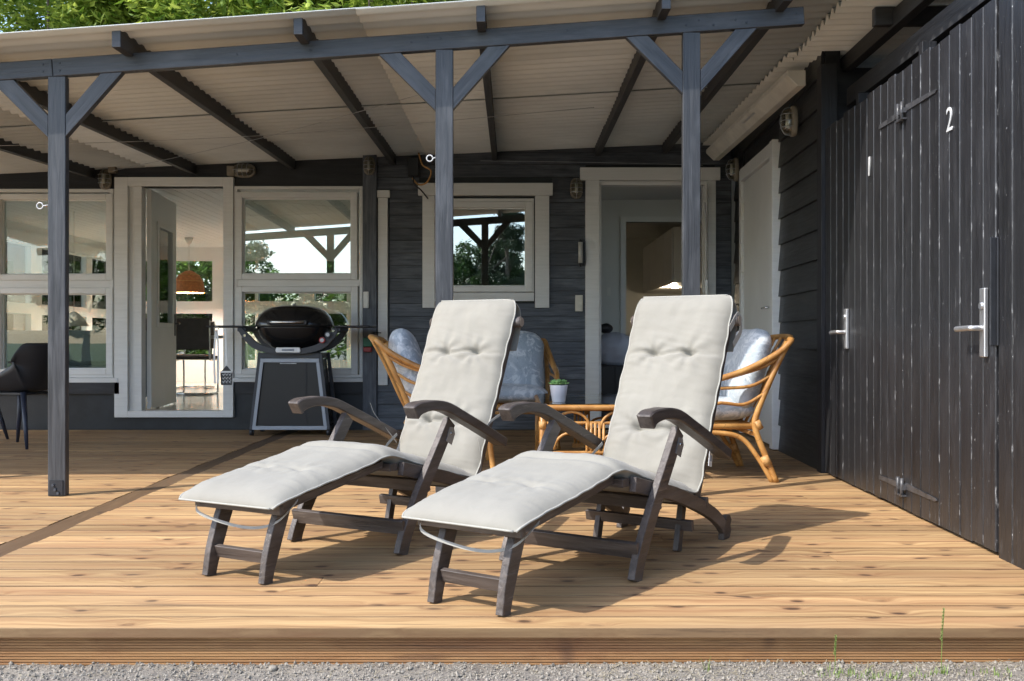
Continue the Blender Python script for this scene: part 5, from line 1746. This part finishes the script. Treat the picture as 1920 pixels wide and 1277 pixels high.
# trees in the garden in front, seen mirrored in the panes
b0 = tree('garden_tree', 'dark leafy garden tree behind the viewer, tallest one mirrored in the upper grill window', 'tree', (-10.4, -18, GZ), crB, 5, .22, 'garden trees mirrored in the panes', .66, 0)
for (x, y, s, r_, lab) in ((-8.9, -19, .44, 3.0, 'just right of the tallest in the grill window'), (-7.4, -20, .42, 4.1, 'lowest one mirrored in the middle of the grill window'), (-5.9, -19, .46, 1.7, 'low and mirrored at the right edge of the grill window'), (-4.3, -20, .5, .9, 'left of the tree mirrored in the small window'), (-2.3, -19, .62, 5.0, 'mirrored at the left side of the small window'), (-.9, -18.5, .66, 2.6, 'mirrored in the middle of the small window'),
        (3.0, -21, .7, 2.2, 'just right of the small pines'), (7.5, -17, 1.0, 5.2, 'second from the right'), (12, -14, 1.0, .3, 'farthest right'), (-15.5, -17, .7, 1.2, 'mirrored in the left windows'), (-20, -14, 1.0, 2, 'farthest left'), (-13, -20, .6, 3.6, 'second one mirrored in the left windows')):
    c = copy_tree(b0, None, (x, y, GZ), r_, 'garden tree behind the viewer, ' + lab); c.scale = (s,) * 3
p0 = tree('pine_tree', 'dark pine mirrored in the small window', 'pine tree', (-.2, -17, GZ), crC, 7.5, .18, 'pines mirrored in the panes', .8, 0)
for (x, y, s, r_) in ((-3.0, -24, .62, 1.2), (1.6, -23, .8, 2.4), (-12.2, -22, .8, .7)):
    c = copy_tree(p0, None, (x, y, GZ), r_, 'dark pine behind the viewer, ' + {1.2: 'left of the one mirrored in the small window', 2.4: 'right of the one mirrored in the small window', .7: 'farthest left of the pines'}[r_]); c.scale = (s,) * 3

# ------------------------------------------------------------------ soil, pebbles and weeds in front of the deck
rnd = random.Random(9)
mb = MB(); vs = []; fs = []
for _ in range(9500):
    x = rnd.uniform(-1.75, 1.75); y = rnd.uniform(2.70, 2.945)
    s = rnd.choice([.0018, .002, .0025, .003, .004, .0055]) * rnd.uniform(.7, 1.4)
    c = Vector((x, y, ground_h(x, y) + s * .3))
    n0 = len(vs)
    for d in ((1, 0, 0), (-1, 0, 0), (0, 1, 0), (0, -1, 0), (0, 0, 1), (0, 0, -1), ):
        q = Vector(d) * s * rnd.uniform(.6, 1.3)
        vs.append(c + q + Vector((rnd.uniform(-.3, .3), rnd.uniform(-.3, .3), 0)) * s)
    for f in ((0, 2, 4), (2, 1, 4), (1, 3, 4), (3, 0, 4), (2, 0, 5), (1, 2, 5), (3, 1, 5), (0, 3, 5)):
        fs.append(tuple(n0 + k for k in f))
gv = MB().add(vs, fs).build('gravel', M['stone'], None, fix=False, center=False)
tag(gv, kind='stuff')
def pebble(x, y, s, label, seed):
    def fn(u, v):
        th = -PI / 2 + PI * u; ph = 2 * PI * v
        p = Vector((math.cos(th) * math.cos(ph), math.cos(th) * math.sin(ph), math.sin(th) * .7))
        return p * s * (1 + .25 * noise.noise(p * 1.7 + Vector((seed, 0, 0))))
    o = MB().grid(fn, 9, 12, True, wrap=True).build('pebble', M['stone'], None, M4=Matrix.Translation((x, y, ground_h(x, y) + s * .45)))
    tag(o, label, 'stone')
pebble(-.70, 2.885, .014, 'rounded grey stone on the soil below the left deck chair', 1)
pebble(.90, 2.87, .010, 'small pale pebble on the soil towards the right', 4)
pebble(.965, 2.90, .009, 'small pale pebble right beside the deck edge towards the right', 8)
pebble(-.345, 2.86, .006, 'tiny pebble on the soil at the left centre', 12)
def grass_blades(mb, x, y, n, h, spread, rnd, lean=.5):
    z0 = ground_h(x, y)
    for _ in range(n):
        bx, by = x + rnd.gauss(0, spread), y + rnd.gauss(0, spread * .5)
        a = rnd.uniform(0, 2 * PI); l_ = rnd.uniform(.4, .85) * h; le = rnd.uniform(.1, lean) * l_
        w = .0022
        side_ = Vector((math.cos(a + PI / 2), math.sin(a + PI / 2), 0)) * w
        d = Vector((math.cos(a), math.sin(a), 0))
        pts = [Vector((bx, by, z0 - .004)) + d * le * t * t + Vector((0, 0, l_ * (t - .22 * t * t))) for t in (0, .35, .7, 1)]
        vs = []
        for k, p in enumerate(pts):
            ww = (1 - k / 3.2)
            vs += [p - side_ * ww, p + side_ * ww]
        mb.add(vs, [(0, 1, 3, 2), (2, 3, 5, 4), (4, 5, 7, 6)], True)
def weed(x, y, n, h, spread, label, mat='grass', stalk=0):
    rnd = random.Random(int(x * 977) + 5)
    mb = MB(); grass_blades(mb, x, y, n, h, spread, rnd)
    t = thing('weed', label, 'weed', (x, y, ground_h(x, y)), world=True)
    mb.build('leaves', M[mat], t, fix=False)
    if stalk:
        z0 = ground_h(x, y)
        sb_ = MB().tube(catmull([(x, y, z0), (x + .003, y, z0 + stalk * .5), (x + stalk * .05, y, z0 + stalk)], 5), .0011, 5)
        sb_.build('stalk', M['grass'], t)
        mb = MB()
        for k in range(26):
            z_ = z0 + stalk * (.5 + .5 * k / 26)
            a = k * 2.4
            p = Vector((x + stalk * .04 * (k / 26), y, z_))
            mb.tube([p, p + Vector((math.cos(a) * .004, math.sin(a) * .004, .004))], [.0016, .0006], 5)
        mb.build('seed_head', M['grass'], t)
weed(1.235, 2.84, 14, .05, .012, 'weed with a tall seed stalk rising over the deck edge at the right', stalk=.19)
weed(.925, 2.83, 40, .05, .04, 'bushy green weed with a thin stalk, left of the tall seed stalk', stalk=.115)
weed(1.02, 2.81, 60, .042, .05, 'low spreading green weed right of the bushy one')
weed(.56, 2.86, 8, .09, .008, 'few leaning grass blades left of the bushy weed at the fascia')
weed(1.13, 2.82, 40, .04, .045, 'low green weed close left of the tall seed stalk')
weed(1.38, 2.83, 30, .04, .05, 'low pale weed near the right end of the soil strip')
mb = MB(); rnd = random.Random(77)
for _ in range(900):
    x = rnd.uniform(.2, 1.7) if rnd.random() < .8 else rnd.uniform(-1.7, .2)
    y = rnd.uniform(2.74, 2.93); z_ = ground_h(x, y) + .004
    a = rnd.uniform(0, PI); l_ = rnd.uniform(.006, .03); d = Vector((math.cos(a), math.sin(a), rnd.uniform(-.1, .3))) * l_
    p = Vector((x, y, z_)); s_ = Vector((-math.sin(a), math.cos(a), 0)) * .0009
    mb.add([p - s_, p + s_, p + d + s_, p + d - s_], [(0, 1, 2, 3)])
tag(mb.build('dry_grass', M['straw'], None, fix=False, center=False), kind='stuff')
